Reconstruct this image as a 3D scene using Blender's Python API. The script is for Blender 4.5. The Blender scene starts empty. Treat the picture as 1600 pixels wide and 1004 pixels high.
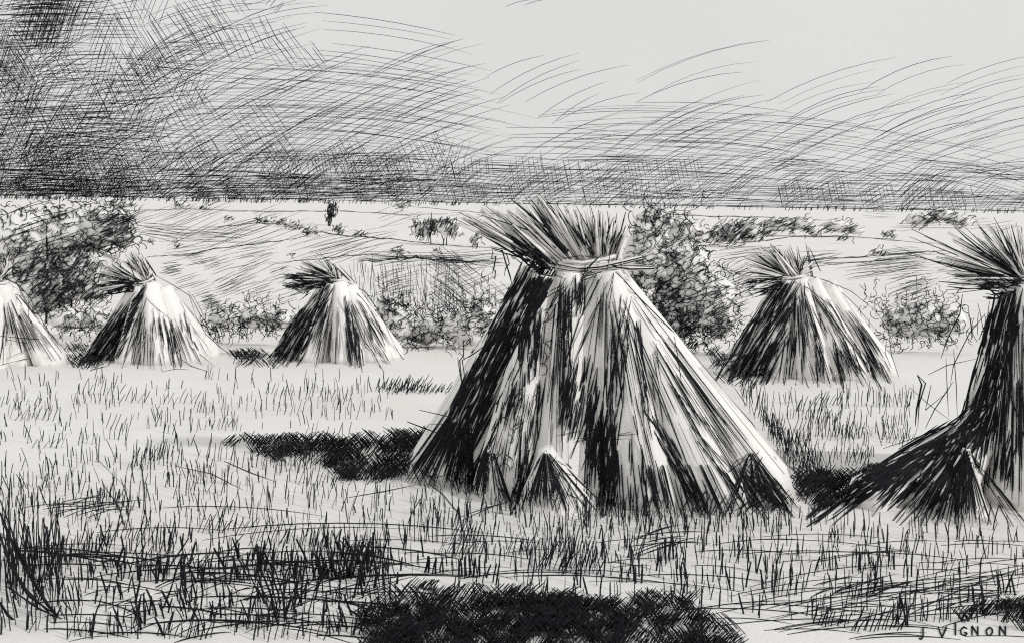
import bpy, math, random
import numpy as np
from mathutils import Vector, noise
from mathutils.bvhtree import BVHTree

random.seed(11)
rng = np.random.default_rng(11)
R = random.random
U = random.uniform
def N(s): return random.gauss(0, s)

# ------------------------------------------------------------------ camera, light, exposure
F, CX, HY, EYE = 1400.0, 800.0, 318.0, 1.70      # focal length and horizon row in 1600-wide pixels
sc = bpy.context.scene
C = sc.collection
cam_data = bpy.data.cameras.new('camera')
cam_data.sensor_width = 36.0
cam_data.lens = 36.0 * F / 1600.0
cam_data.shift_y = -(502.0 - HY) / 1600.0
cam_data.clip_start = 0.05
cam_data.clip_end = 5000.0
cam = bpy.data.objects.new('camera', cam_data)
cam.location = (0, 0, EYE)
cam.rotation_euler = (math.radians(90), 0, 0)
C.objects.link(cam)
sc.camera = cam

SUN_DIR = Vector((-2.56, 1.5, -1.75)).normalized()
sun_data = bpy.data.lights.new('sun', 'SUN')
sun_data.energy = 1.7
sun_data.angle = math.radians(2.0)
sun_data.color = (1.0, 0.985, 0.96)
sun = bpy.data.objects.new('sun', sun_data)
sun.rotation_euler = SUN_DIR.to_track_quat('-Z', 'Y').to_euler()
sun.location = (20, -10, 20)
C.objects.link(sun)

world = bpy.data.worlds.new('World')
sc.world = world
world.use_nodes = True
wn, wl = world.node_tree.nodes, world.node_tree.links
bg = wn['Background']
tc = wn.new('ShaderNodeTexCoord')
nz = wn.new('ShaderNodeTexNoise'); nz.inputs['Scale'].default_value = 2.2; nz.inputs['Detail'].default_value = 3
cr = wn.new('ShaderNodeValToRGB')
cr.color_ramp.elements[0].position = 0.3; cr.color_ramp.elements[0].color = (0.715, 0.71, 0.70, 1)
cr.color_ramp.elements[1].position = 0.7; cr.color_ramp.elements[1].color = (0.76, 0.755, 0.745, 1)
nz2 = wn.new('ShaderNodeTexNoise'); nz2.inputs['Scale'].default_value = 180; nz2.inputs['Detail'].default_value = 2
mp = wn.new('ShaderNodeMapRange'); mp.inputs['To Min'].default_value = 0.965; mp.inputs['To Max'].default_value = 1.03
wl.new(tc.outputs['Generated'], nz.inputs['Vector']); wl.new(nz.outputs['Fac'], cr.inputs['Fac'])
wl.new(tc.outputs['Generated'], nz2.inputs['Vector']); wl.new(nz2.outputs['Fac'], mp.inputs['Value'])
wl.new(cr.outputs['Color'], bg.inputs['Color']); wl.new(mp.outputs['Result'], bg.inputs['Strength'])
sc.view_settings.view_transform = 'Standard'
sc.view_settings.look = 'None'
sc.view_settings.exposure = 0.0
sc.view_settings.gamma = 1.0
sc.cycles.use_denoising = False
sc.cycles.filter_width = 1.2
sc.cycles.max_bounces = 6
sc.cycles.diffuse_bounces = 6

# ------------------------------------------------------------------ materials
def mat(name, c0, c1, scale, rough=0.9, fine=0.0, fscale=60, bump=0.0, spec=0.15):
    m = bpy.data.materials.new(name); m.use_nodes = True
    n, l = m.node_tree.nodes, m.node_tree.links
    b = n['Principled BSDF']
    b.inputs['Roughness'].default_value = rough
    b.inputs['Specular IOR Level'].default_value = spec
    t = n.new('ShaderNodeTexCoord')
    x = n.new('ShaderNodeTexNoise'); x.inputs['Scale'].default_value = scale; x.inputs['Detail'].default_value = 5
    r = n.new('ShaderNodeValToRGB')
    r.color_ramp.elements[0].position = 0.35; r.color_ramp.elements[0].color = (*c0, 1)
    r.color_ramp.elements[1].position = 0.65; r.color_ramp.elements[1].color = (*c1, 1)
    l.new(t.outputs['Object'], x.inputs['Vector']); l.new(x.outputs['Fac'], r.inputs['Fac'])
    out = r.outputs['Color']
    if fine:
        y = n.new('ShaderNodeTexNoise'); y.inputs['Scale'].default_value = fscale; y.inputs['Detail'].default_value = 3
        g = n.new('ShaderNodeMapRange'); g.inputs['To Min'].default_value = 1 - fine; g.inputs['To Max'].default_value = 1 + fine
        mx = n.new('ShaderNodeVectorMath'); mx.operation = 'SCALE'
        l.new(t.outputs['Object'], y.inputs['Vector']); l.new(y.outputs['Fac'], g.inputs['Value'])
        l.new(out, mx.inputs[0]); l.new(g.outputs['Result'], mx.inputs['Scale']); out = mx.outputs['Vector']
    l.new(out, b.inputs['Base Color'])
    if bump:
        z = n.new('ShaderNodeTexNoise'); z.inputs['Scale'].default_value = fscale; z.inputs['Detail'].default_value = 4
        bp = n.new('ShaderNodeBump'); bp.inputs['Strength'].default_value = bump; bp.inputs['Distance'].default_value = 0.01
        l.new(t.outputs['Object'], z.inputs['Vector']); l.new(z.outputs['Fac'], bp.inputs['Height'])
        l.new(bp.outputs['Normal'], b.inputs['Normal'])
    return m
M_INK = mat('ink_black_straw_and_shade', (0.008, 0.008, 0.011), (0.016, 0.015, 0.02), 30, 0.7)
M_THIN = mat('ink_thin_stroke', (0.012, 0.012, 0.016), (0.03, 0.029, 0.034), 8, 0.8)
M_GROUND = mat('chalk_ground', (0.76, 0.745, 0.72), (0.81, 0.805, 0.795), 0.35, 0.95, 0.03, 45, 0.25)
M_STRAW = mat('bleached_straw', (0.82, 0.81, 0.79), (0.88, 0.87, 0.85), 6, 0.85, 0.04, 90, 0.2)
M_LEAF = mat('pale_foliage', (0.77, 0.765, 0.75), (0.83, 0.825, 0.81), 3, 0.9, 0.04, 40, 0.2)

# ------------------------------------------------------------------ the ground's height
GY = [-40, 0, 2, 3.4, 5, 7, 9, 11.4, 14, 17, 20, 25, 30, 45, 70, 110, 160, 220, 300, 400, 520, 650, 750, 1000, 1600]
GZ = [-1.66, -1.66, -1.665, -1.68, -1.72, -1.82, -2.04, -2.26, -2.47, -2.70, -2.95, -3.5, -4.1, -5.7, -7.6, -9.2, -9.6,
      -8.7, -6.7, -4.3, -2.1, -0.7, -0.4, -4.0, -30]
def pchip(xs, ys, x):
    xs = np.array(xs, float); ys = np.array(ys, float)
    h = np.diff(xs); d = np.diff(ys) / h
    m = np.zeros(len(xs)); m[0] = d[0]; m[-1] = d[-1]
    for i in range(1, len(xs) - 1):
        if d[i-1] * d[i] > 0:
            w1 = 2*h[i] + h[i-1]; w2 = h[i] + 2*h[i-1]
            m[i] = (w1 + w2) / (w1/d[i-1] + w2/d[i])
    i = np.clip(np.searchsorted(xs, x) - 1, 0, len(h) - 1)
    t = (x - xs[i]) / h[i]
    return ((1+2*t)*(1-t)**2*ys[i] + t*(1-t)**2*h[i]*m[i] + t*t*(3-2*t)*ys[i+1] + t*t*(t-1)*h[i]*m[i+1])
YT = np.concatenate([np.linspace(-15, 2, 12), 2 * (1500/2.0) ** (np.linspace(0, 1, 321)[1:])])
ZT = pchip(GY, GZ, YT)
def sstep(a, b, v):
    t = np.clip((v - a) / (b - a), 0, 1); return t*t*(3-2*t)
TT = 0.0155 * sstep(40, 450, YT)
MK = (YT > 2.2) & (YT <= 748)
YV, ZV, TV = YT[MK], ZT[MK], TT[MK]
def gz(x, y):
    return float(np.interp(y, YT, ZT) - np.interp(y, YT, TT) * x) + EYE
def ground_y(px, py):
    s = (px - CX) / F
    rows = HY - (ZV - TV * s * YV) / YV * F
    rows = np.minimum.accumulate(rows)
    return float(np.interp(-py, -rows, YV))
def P(px, py, y):
    return np.array([(px - CX) / F * y, y, EYE + (HY - py) / F * y])
def GP(px, py):
    y = ground_y(px, py)
    x = (px - CX) / F * y
    return np.array([x, y, gz(x, y)])

# ------------------------------------------------------------------ object helpers
def tag(o, label=None, cat=None, group=None, kind=None):
    for k, v in (('label', label), ('category', cat), ('group', group), ('kind', kind)):
        if v: o[k] = v
    return o
def empty(name, loc):
    o = bpy.data.objects.new(name, None); o.location = Vector(loc); o.empty_display_size = 0.2
    C.objects.link(o); return o
def mesh_obj(name, V, Fq, m, parent=None, smooth=False):
    me = bpy.data.meshes.new(name)
    V = np.asarray(V, float)
    o = bpy.data.objects.new(name, me)
    if parent is not None:
        base = parent; off = np.zeros(3)
        while base is not None:
            off += np.array(base.location); base = base.parent
        V = V - off
    me.from_pydata([tuple(v) for v in V], [], [tuple(f) for f in Fq])
    me.materials.append(m)
    if smooth: me.polygons.foreach_set('use_smooth', [True] * len(me.polygons))
    C.objects.link(o); o.parent = parent
    return o
class Ink:
    """many thin three-sided stalks collected into one mesh"""
    def __init__(s): s.V = []; s.Q = []; s.T = []; s.n = 0
    def line(s, pts, w):
        p = np.asarray(pts, float); k = len(p)
        if k < 2: return
        t = np.gradient(p, axis=0)
        ln = np.linalg.norm(t, axis=1, keepdims=True); ln[ln < 1e-9] = 1; t /= ln
        ref = np.array([0.13, 1.0, 0.21])
        a = np.cross(t, ref); la = np.linalg.norm(a, axis=1, keepdims=True); la[la < 1e-6] = 1; a /= la
        b = np.cross(t, a)
        r = (np.asarray(w, float) * 0.56).reshape(-1, 1)
        ph = R() * 2.1
        rings = [p + r * (a * math.cos(ph + q*2.0944) + b * math.sin(ph + q*2.0944)) for q in range(3)]
        s.V.append(np.stack(rings, 1).reshape(-1, 3))
        i = np.arange(k - 1) * 3 + s.n
        for q in range(3):
            q2 = (q + 1) % 3
            s.Q.append(np.stack([i + q, i + q2, i + 3 + q2, i + 3 + q], 1))
        e = s.n + 3 * (k - 1)
        s.T += [[s.n, s.n + 2, s.n + 1], [e, e + 1, e + 2]]
        s.n += 3 * k
    def build(s, name, m, parent=None):
        if not s.V: return None
        V = np.concatenate(s.V)
        if parent is not None:
            base = parent; off = np.zeros(3)
            while base is not None:
                off += np.array(base.location); base = base.parent
            V = V - off
        Q = np.concatenate(s.Q); T = np.array(s.T)
        me = bpy.data.meshes.new(name)
        me.vertices.add(len(V)); me.vertices.foreach_set('co', V.ravel())
        nl = len(Q) * 4 + len(T) * 3
        me.loops.add(nl); me.polygons.add(len(Q) + len(T))
        me.loops.foreach_set('vertex_index', np.concatenate([Q.ravel(), T.ravel()]).astype(np.int32))
        st = np.concatenate([np.arange(len(Q)) * 4, len(Q) * 4 + np.arange(len(T)) * 3]).astype(np.int32)
        me.polygons.foreach_set('loop_start', st)
        me.update(calc_edges=True); me.validate()
        me.materials.append(m)
        o = bpy.data.objects.new(name, me); C.objects.link(o); o.parent = parent
        return o

# drawing-space polylines (x right, y down, in 1600-wide pixels), later laid onto real surfaces
def inside(poly, x, y):
    c = False; j = len(poly) - 1
    for i in range(len(poly)):
        xi, yi = poly[i]; xj, yj = poly[j]
        if (yi > y) != (yj > y) and x < (xj - xi) * (y - yi) / (yj - yi) + xi: c = not c
        j = i
    return c
def area(poly):
    return abs(sum(poly[i-1][0]*poly[i][1] - poly[i][0]*poly[i-1][1] for i in range(len(poly)))) / 2
def pick(poly):
    xs = [p[0] for p in poly]; ys = [p[1] for p in poly]
    for _ in range(200):
        x, y = U(min(xs), max(xs)), U(min(ys), max(ys))
        if inside(poly, x, y): return x, y
    return xs[0], ys[0]
def arc(x, y, ang, L, bend=0.0, k=5, wob=0.0):
    """centre x,y; ang in degrees counter-clockwise from +x on screen; bend = sagitta / length"""
    a = math.radians(ang); dx, dy = math.cos(a), -math.sin(a); nx, ny = dy, -dx
    out = []
    for i in range(k):
        t = i / (k - 1) - 0.5
        s = bend * L * (1 - 4 * t * t)
        out.append((x + dx*L*t - nx*s*-1 + N(wob), y + dy*L*t - ny*s*-1 + N(wob)))
    return out
def taper(k, w, a=0.55, b=0.35):
    t = np.linspace(0, 1, k)
    return w * np.minimum(1, np.minimum(a + t*3, b + (1-t)*2.5))
def squiggle(x, y, size, k=14, ang=None, loops=1.0):
    a = U(0, 360) if ang is None else ang
    a = math.radians(a); out = []
    px, py = x, y; ph = U(0, 6.28); sp = U(0.9, 1.6) * loops
    for i in range(k):
        ph += sp + N(0.4)
        px += math.cos(a) * size * 0.16 + math.cos(ph) * size * 0.24
        py += -math.sin(a) * size * 0.16 + math.sin(ph) * size * 0.20
        out.append((px, py))
    o = []
    for i in range(len(out) - 1):
        o.append(out[i]); o.append(((out[i][0]*0.5 + out[i+1][0]*0.5), (out[i][1]*0.5 + out[i+1][1]*0.5)))
    q = np.array(o); q[1:-1] = (q[:-2] + 2*q[1:-1] + q[2:]) / 4
    return [tuple(v) for v in q]

# ------------------------------------------------------------------ ground
V = []; Fq = []
NC = 61
for i, y in enumerate(YT):
    half = abs(y) * 1.25 + 18
    for j in range(NC):
        x = half * (2 * j / (NC - 1) - 1)
        V.append((x, y, ZT[i] - TT[i] * x + EYE))
for i in range(len(YT) - 1):
    for j in range(NC - 1):
        a = i * NC + j
        Fq.append((a, a + 1, a + NC + 1, a + NC))
ground = mesh_obj('ground', V, Fq, M_GROUND, None, True)
tag(ground, kind='structure')

# ------------------------------------------------------------------ clouds: dark strands hung far behind the ridge
def sky_line(ink, pl, w, d0=790, d1=950):
    y = U(d0, d1)
    pts = [P(a, b, y + 25 * math.sin(i * 0.7)) for i, (a, b) in enumerate(pl)]
    ink.line(pts, taper(len(pl), 0.68 * w * y / F))
def sky_patch(ink, x, y, ang, L, sp, n, bend, w, stag=0.0, lo=-300, hi=308):
    a = math.radians(ang); nx, ny = math.sin(a), math.cos(a)
    dx, dy = math.cos(a), -math.sin(a)
    da = N(2.0)
    for i in range(n):
        o = (i - n/2) * sp * U(0.8, 1.2)
        s = N(L * 0.06) + stag * i
        l = L * U(0.72, 1.1)
        pl = arc(x + nx*o + dx*s, y + ny*o + dy*s, ang + da + N(1.0), l, bend + N(0.006), 6)
        lim = 306 + (x / 1600) * 24
        pl = [(p, min(q, lim + U(-3, 3))) for p, q in pl]
        if R() < 0.93: sky_line(ink, pl, w * U(0.65, 1.25))
def gauss2(x, y, cx, cy, sx, sy): return math.exp(-((x-cx)/sx)**2 - ((y-cy)/sy)**2)

storm = Ink()
def scatter(ink, n, x0, x1, y0, y1, dens, fn):
    c = 0; tries = 0
    while c < n and tries < n * 60:
        tries += 1
        x, y = U(x0, x1), U(y0, y1)
        if R() < dens(x, y): fn(x, y); c += 1
# left storm mass
dl = lambda x, y: min(1, max(0, 1 - (x - 60) / (330 + 0.2*y)) ** 1.3) if x > 60 else 1
scatter(storm, 22, -60, 420, -40, 300, dl, lambda x, y: sky_patch(storm, x, y, U(-4, 6), U(90, 170), U(6, 9), random.randint(6, 12), 0.01, 1.3))
scatter(storm, 9, -40, 400, -30, 290, dl, lambda x, y: sky_patch(storm, x, y, U(66, 80), U(60, 110), U(6, 10), random.randint(6, 12), 0.01, 1.2))
scatter(storm, 14, -40, 460, -30, 290, dl, lambda x, y: sky_patch(storm, x, y, U(-64, -52), U(60, 100), U(7, 11), random.randint(6, 12), 0.01, 1.2))
scatter(storm, 16, -40, 380, 40, 290, dl, lambda x, y: sky_patch(storm, x, y, U(20, 34), U(100, 190), U(6, 9), random.randint(6, 12), 0.05, 1.25))
for gy in range(10, 290, 46):
    for gx in range(-30, 330, 66):
        d = dl(gx, gy)
        if R() < d: sky_patch(storm, gx + N(8), gy + N(6), U(-4, 5), U(100, 160), U(6, 8), 7, 0.01, 1.35)
        if R() < d: sky_patch(storm, gx + N(8), gy + N(6), U(64, 74), U(50, 80), U(7, 9), 8, 0.01, 1.35)
        if R() < d * 0.8: sky_patch(storm, gx + N(8), gy + N(6), U(-64, -55), U(50, 80), U(8, 10), 7, 0.01, 1.3)
# blackest corner and left edge
scatter(storm, 6, -20, 130, -20, 60, lambda x, y: 1, lambda x, y: sky_patch(storm, x, y, random.choice([72, 3, 25, -8]), U(50, 110), U(4, 6), 12, 0.02, 1.7))
scatter(storm, 5, -20, 110, 150, 290, lambda x, y: 1, lambda x, y: sky_patch(storm, x, y, random.choice([-68, 5, 60]), U(50, 100), U(4, 6), 12, 0.02, 1.2))
# the fringe of cross strokes (150..500, 20..160)
for (x, y, n, L, a) in [(260, 60, 14, 80, -58), (330, 60, 8, 60, -60), (390, 62, 10, 62, -62), (440, 75, 7, 58, -55), (230, 90, 12, 90, -58),
                        (300, 20, 10, 60, -50), (190, 150, 12, 90, -60), (280, 170, 8, 70, -62), (350, 20, 8, 50, -55), (420, -4, 9, 22, 50), (485, 95, 5, 48, -52)]:
    sky_patch(storm, x, y, a, L, 8.5, n, 0.0, 1.5)
tag(storm.build('storm_cloud', M_THIN), 'darkest cross-hatched rain cloud filling the upper left of the sky', 'cloud', 'hatched clouds', 'stuff')

# rising arcs of the middle sky and long falling strokes
mid = Ink()
for (x, y, n, L, a, b, sp) in [(330, 40, 9, 190, 14, 0.05, 9), (440, 20, 5, 150, 12, 0.05, 10), (300, 130, 16, 230, 24, 0.06, 8), (400, 110, 14, 220, 22, 0.05, 9),
                               (240, 190, 14, 220, 26, 0.05, 8), (420, 190, 16, 260, 26, 0.05, 8), (520, 170, 14, 220, 26, 0.04, 9), (650, 150, 12, 190, 24, 0.04, 11),
                               (600, 220, 15, 260, 27, 0.05, 9), (480, 250, 14, 220, 30, 0.05, 8), (700, 230, 14, 230, 27, 0.05, 10), (350, 250, 16, 230, 28, 0.05, 7),
                               (690, 100, 5, 130, 19, 0.04, 15)]:
    sky_patch(mid, x, y, a, L, sp, n, b, 1.15)
for (x, y, n, L, a, sp) in [(600, 100, 9, 260, -9, 13), (560, 150, 10, 320, -6, 11), (440, 160, 12, 260, -4, 9), (660, 190, 10, 300, -7, 10), (350, 100, 10, 220, -2, 9),
                            (480, 215, 12, 320, -3, 8), (330, 200, 12, 260, 0, 8), (640, 235, 12, 300, -3, 8)]:
    sky_patch(mid, x, y, a, L, sp, n, 0.02, 1.1)
# free arcs above the empty sky
for x0, y0, x1, y1 in [(760, 120, 850, 87), (765, 148, 905, 83), (775, 162, 905, 95), (780, 162, 910, 108), (820, 160, 983, 102), (840, 185, 950, 127), (862, 195, 935, 147),
                       (870, 190, 1000, 145), (790, 11, 830, 0), (820, 8, 862, -1)]:
    mx, my = (x0+x1)/2, (y0+y1)/2; L = math.hypot(x1-x0, y1-y0); a = math.degrees(math.atan2(y0-y1, x1-x0))
    sky_line(mid, arc(mx, my, a, L, 0.05, 6), 1.15)
tag(mid.build('cloud', M_THIN), 'loose curved cloud strokes in the middle of the sky beside the dark mass', 'cloud', 'hatched clouds', 'stuff')

right = Ink()
for (x, y, n, L, a, b, sp) in [(1105, 160, 10, 200, 18, 0.05, 13), (1120, 215, 10, 200, 22, 0.05, 12), (1300, 170, 9, 200, 19, 0.05, 14), (1310, 230, 11, 260, 20, 0.06, 13),
                               (1440, 190, 10, 190, 19, 0.06, 14), (1460, 250, 10, 230, 20, 0.05, 13), (1560, 160, 9, 150, 16, 0.04, 14), (1560, 240, 9, 150, 17, 0.04, 13),
                               (1040, 240, 10, 180, 24, 0.05, 10), (1210, 255, 10, 180, 24, 0.05, 10), (930, 245, 12, 200, 25, 0.05, 9)]:
    sky_patch(right, x, y, a, L, sp, n, b, 1.15)
for (x, y, n, L, a, sp) in [(980, 195, 8, 240, -2, 7), (1100, 210, 10, 260, -4, 7), (1230, 220, 9, 280, -8, 8), (900, 230, 9, 240, -3, 7), (1350, 250, 10, 300, -11, 10),
                            (1480, 270, 9, 250, -12, 9), (1150, 250, 10, 260, -3, 6), (1020, 250, 10, 260, -2, 6), (1560, 290, 8, 120, -14, 7)]:
    sky_patch(right, x, y, a, L, sp, n, 0.02, 1.0)
tag(right.build('cloud', M_THIN), 'sparse wispy cloud arcs over the right half of the horizon', 'cloud', 'hatched clouds', 'stuff')

band = Ink()
for gx in range(-60, 1660, 62):                       # even cross-hatching along the whole ridge
    b0 = 306 + gx/1600*24
    lf = 1.0 if gx < 620 else (0.8 if gx < 1150 else 0.6)
    for row in range(5):
        if R() < (1.0 if row < 2 else 0.85 * lf): sky_patch(band, gx + N(12), b0 - 6 - row*15 + N(2), U(-3, 2), U(100, 170), U(3.4, 4.6), 4, 0.01, 1.25)
    for row in range(3 if gx < 620 else 2):
        if R() < 0.9: sky_patch(band, gx + N(8), b0 - 16 - row*22, U(28, 42), U(48, 80), U(4.5, 6.5), 10, 0.03, 1.15)
    if (420 < gx < 1110) or (1180 < gx < 1500) or gx < 200:
        for row in range(2 if gx < 1110 else 1):
            sky_patch(band, gx + N(6), b0 - 20 - row*30 + N(4), U(-82, -75), U(30, 42), U(5, 6.5), 11, 0.0, 1.1)
    if gx < 760: sky_patch(band, gx + N(10), b0 - 20, U(-3, 3), U(120, 180), 3.6, 12, 0.01, 1.3)
    if gx < 700:
        sky_patch(band, gx + N(10), b0 - 5, U(20, 45), U(20, 36), 3.2, 18, 0.0, 1.3)
        sky_patch(band, gx + N(10), b0 - 50 - U(0, 30), U(-64, -55), U(50, 70), 6, 10, 0.0, 1.1)
        sky_patch(band, gx + N(10), b0 - 40 - U(0, 30), U(60, 72), U(50, 70), 6, 10, 0.0, 1.1)
for k in range(40):                                   # dark ragged foot of the cloud at left
    x = U(-20, 420); y = 300 + x/1600*24 - U(-2, 12)
    sky_patch(band, x, y, U(25, 50), U(14, 26), 3, 9, 0.0, 1.4)
for k in range(8):                                   # ridge line
    x = U(0, 1600)
    sky_line(band, arc(x, 305 + x/1600*25, -0.9, 300, 0, 5, 0.4), 1.5, 780, 785)
tag(band.build('cloud_bank', M_THIN), 'dense flat cloud bank hatched all along the horizon ridge', 'cloud', 'hatched clouds', 'stuff')

# ------------------------------------------------------------------ valley fields: furrows and crop rows lying on the slope
def on_ground(ink, pl, w, lift=0.35):
    pts = []; ws = []
    tp = taper(len(pl), w)
    for (a, b), t in zip(pl, tp):
        q = GP(a, max(b, 322 + 0.0155 * (a - 800))); ww = t * q[1] / F
        q[2] += ww * lift; pts.append(q); ws.append(ww)
    ink.line(pts, ws)
def gpatch(ink, x, y, ang, L, sp, n, w, bend=0.0, wob=0.3, skew=0.0):
    a = math.radians(ang); nx, ny = math.sin(a), math.cos(a)
    for i in range(n):
        o = (i - n/2) * sp * U(0.8, 1.2)
        pl = arc(x + nx*o + N(L*0.07) + skew*i, y + ny*o + N(0.5), ang + N(1.5), L * U(0.7, 1.15), bend, 5, wob)
        on_ground(ink, pl, w * U(0.7, 1.2))
def gpoly(ink, poly, ang, L, sp, n, w, count, jit=3):
    w *= 0.8
    for k in range(int(count * 0.62 + 0.5)):
        x, y = pick(poly); gpatch(ink, x, y, ang + N(jit), L, sp, n, w)
def path(ink, pts, w, rep=1, j=0.8):
    for r in range(rep):
        q = []
        for i in range(len(pts) - 1):
            for t in np.linspace(0, 1, 7)[:-1]:
                q.append((pts[i][0]*(1-t) + pts[i+1][0]*t, pts[i][1]*(1-t) + pts[i+1][1]*t + N(0.3) + (r and N(j))))
        q.append(pts[-1]); on_ground(ink, q, w * U(0.7, 1.1))
furrow = Ink()
path(furrow, [(340, 355), (400, 349), (450, 352), (530, 368), (610, 374), (680, 382), (790, 389)], 1.5, 2)
path(furrow, [(180, 330), (300, 327), (420, 331), (520, 330), (640, 336), (700, 334)], 1.1, 2)
path(furrow, [(640, 323), (720, 330), (790, 336)], 1.2, 1)
path(furrow, [(230, 402), (300, 397), (345, 388), (420, 379), (470, 372)], 1.3, 2)
path(furrow, [(560, 408), (640, 403), (700, 408), (790, 412)], 1.5, 4, 2.2)
path(furrow, [(420, 412), (500, 405), (560, 398), (640, 402), (790, 398)], 1.0, 2, 1.5)
path(furrow, [(1020, 335), (1100, 338), (1200, 340), (1300, 345)], 1.1, 2)
path(furrow, [(1100, 384), (1180, 378), (1240, 370), (1340, 371), (1480, 383)], 1.1, 2)
path(furrow, [(1240, 408), (1330, 403), (1420, 396), (1480, 392)], 1.2, 3, 1.5)
path(furrow, [(1270, 412), (1340, 410), (1440, 402)], 1.0, 2, 1.5)
gpoly(furrow, [(250, 352), (400, 352), (560, 372), (700, 388), (640, 398), (470, 398), (330, 380)], 17, 90, 9, 4, 0.85, 20)
gpoly(furrow, [(200, 322), (640, 324), (640, 345), (420, 345), (200, 345)], 20, 50, 6, 4, 0.8, 16)
gpoly(furrow, [(640, 328), (780, 335), (780, 350), (640, 345)], 8, 40, 5, 3, 0.7, 5)
gpoly(furrow, [(200, 345), (330, 352), (360, 372), (260, 374)], -4, 90, 3, 6, 0.8, 9)
gpoly(furrow, [(230, 385), (420, 375), (430, 400), (280, 415)], 12, 60, 6, 4, 0.8, 8)
gpoly(furrow, [(250, 410), (330, 398), (340, 415), (270, 425)], 14, 30, 3, 6, 1.2, 6)
gpoly(furrow, [(250, 420), (440, 405), (450, 470), (330, 480)], 20, 38, 5, 5, 0.95, 26)
gpoly(furrow, [(300, 460), (370, 460), (370, 480), (310, 480)], 16, 22, 3, 5, 1.2, 7)
gpoly(furrow, [(330, 470), (430, 470), (420, 510), (320, 505)], 22, 34, 5, 5, 0.85, 10)
gpoly(furrow, [(540, 400), (780, 398), (780, 420), (545, 420)], 3, 60, 3, 5, 0.9, 16)
gpoly(furrow, [(560, 420), (740, 415), (760, 450), (600, 470)], 14, 40, 6, 5, 0.85, 16)
gpoly(furrow, [(640, 420), (800, 415), (780, 500), (680, 480)], -38, 60, 8, 6, 0.8, 12)
gpoly(furrow, [(640, 430), (800, 425), (780, 500), (680, 480)], 24, 50, 7, 5, 0.8, 9)
gpoly(furrow, [(1110, 395), (1180, 390), (1230, 400), (1180, 410)], 6, 60, 5, 5, 0.85, 8)
gpoly(furrow, [(1270, 405), (1480, 395), (1490, 430), (1330, 440)], 7, 70, 5, 5, 0.95, 20)
gpoly(furrow, [(1330, 430), (1500, 425), (1530, 500), (1400, 500)], 18, 55, 6, 5, 0.85, 18)
gpoly(furrow, [(1340, 335), (1590, 350), (1590, 372), (1480, 375)], 4, 50, 4, 4, 0.8, 8)
gpoly(furrow, [(1120, 415), (1200, 415), (1190, 500), (1140, 500)], 22, 45, 6, 5, 0.85, 14)
tag(furrow.build('furrow', M_THIN), 'thin furrow and field boundary lines across the distant valley slopes', 'furrows', None, 'stuff')

# standing stalks: rooted on the ground at (px, py), h and lean in drawing pixels
def stalk(ink, px, py, h, lean=0.0, w=1.4, bend=0.0, k=4, dy=0.0):
    if 1425 < px < 1592 and py > 972: return      # bare ground round the lettering
    g = GP(px, py); s = g[1] / F
    pts = []
    for i in range(k):
        t = i / (k - 1)
        pts.append(g + np.array([(lean*t + bend*4*t*(1-t)) * s, dy * t * h * s, h * t * s - 0.01 * (i == 0)]))
    ink.line(pts, taper(k, w, 0.9, 0.7) * s)

crop = Ink()
for r in range(7):
    yy = 425 + r * 9
    for i in range(20):
        x = 548 + i * 8.4 + r * 5 + N(2); stalk(crop, x, yy + N(2), U(14, 26), U(-5, 1), 0.8)
for i in range(34):
    stalk(crop, U(590, 800), U(470, 520), U(16, 34), U(-5, 5), 1.0)
tag(crop.build('crop_row', M_THIN), 'rows of small upright crop plants in the valley field', 'crops', None, 'stuff')

hedge = Ink()
for k in range(1500):
    x = U(-20, 1620); dens = 0.9 if x < 480 else (0.45 if x < 760 else 0.25)
    dens *= 0.35 + 0.65 * (math.sin(x * 0.031) * math.sin(x * 0.011 + 1) > -0.15)
    if R() < dens: stalk(hedge, x, 309.5 + x/1600*23 + abs(N(1.5)), U(4, 10), U(-1, 6), 1.0, 0, 3)
tag(hedge.build('ridge_hedge', M_THIN), 'ragged dark line of far hedges and woods along the ridge', 'hedge', None, 'stuff')

# ------------------------------------------------------------------ surfaces that strokes are laid on
class Surf:
    def __init__(s, depth, usegnd=True, lift=0.006):
        s.items = []; s.depth = depth; s.lift = lift; s.usegnd = usegnd
    def add(s, V, Fq, key): s.items.append((BVHTree.FromPolygons([tuple(v) for v in V], [tuple(f) for f in Fq]), key))
    def hit(s, px, py):
        d = Vector(((px - CX) / F, 1.0, (HY - py) / F)); L = d.length; d.normalize()
        best = None
        for tr, key in s.items:
            h = tr.ray_cast(Vector((0, 0, EYE)), d)
            if h[0] is not None and (best is None or h[3] < best[1]): best = (h[0], h[3], key)
        if best: return np.array(best[0]) - np.array(d) * s.lift, best[2]
        y = s.depth
        if s.usegnd and py > HY + 20: y = min(y, ground_y(px, py) - s.lift)
        return P(px, py, y), None
def lay(surf, inks, pl, w, default=None, a=0.55, b=0.35):
    """lay a drawn line over the surface; it goes into the ink of the piece it lies on most"""
    pts = []; keys = {}
    for q in pl:
        p, k = surf.hit(*q); pts.append(p)
        if k is not None: keys[k] = keys.get(k, 0) + 1
    hity = [p[1] for p in pts]
    md = sorted(hity)[len(hity)//2]
    pts = [p if abs(p[1] - md) < surf.depth * 0.07 else P(q[0], q[1], md) for p, q in zip(pts, pl)]
    key = max(keys, key=keys.get) if keys else default
    tp = taper(len(pl), w, a, b)
    inks[key].line(pts, [t * p[1] / F for t, p in zip(tp, pts)])

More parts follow.
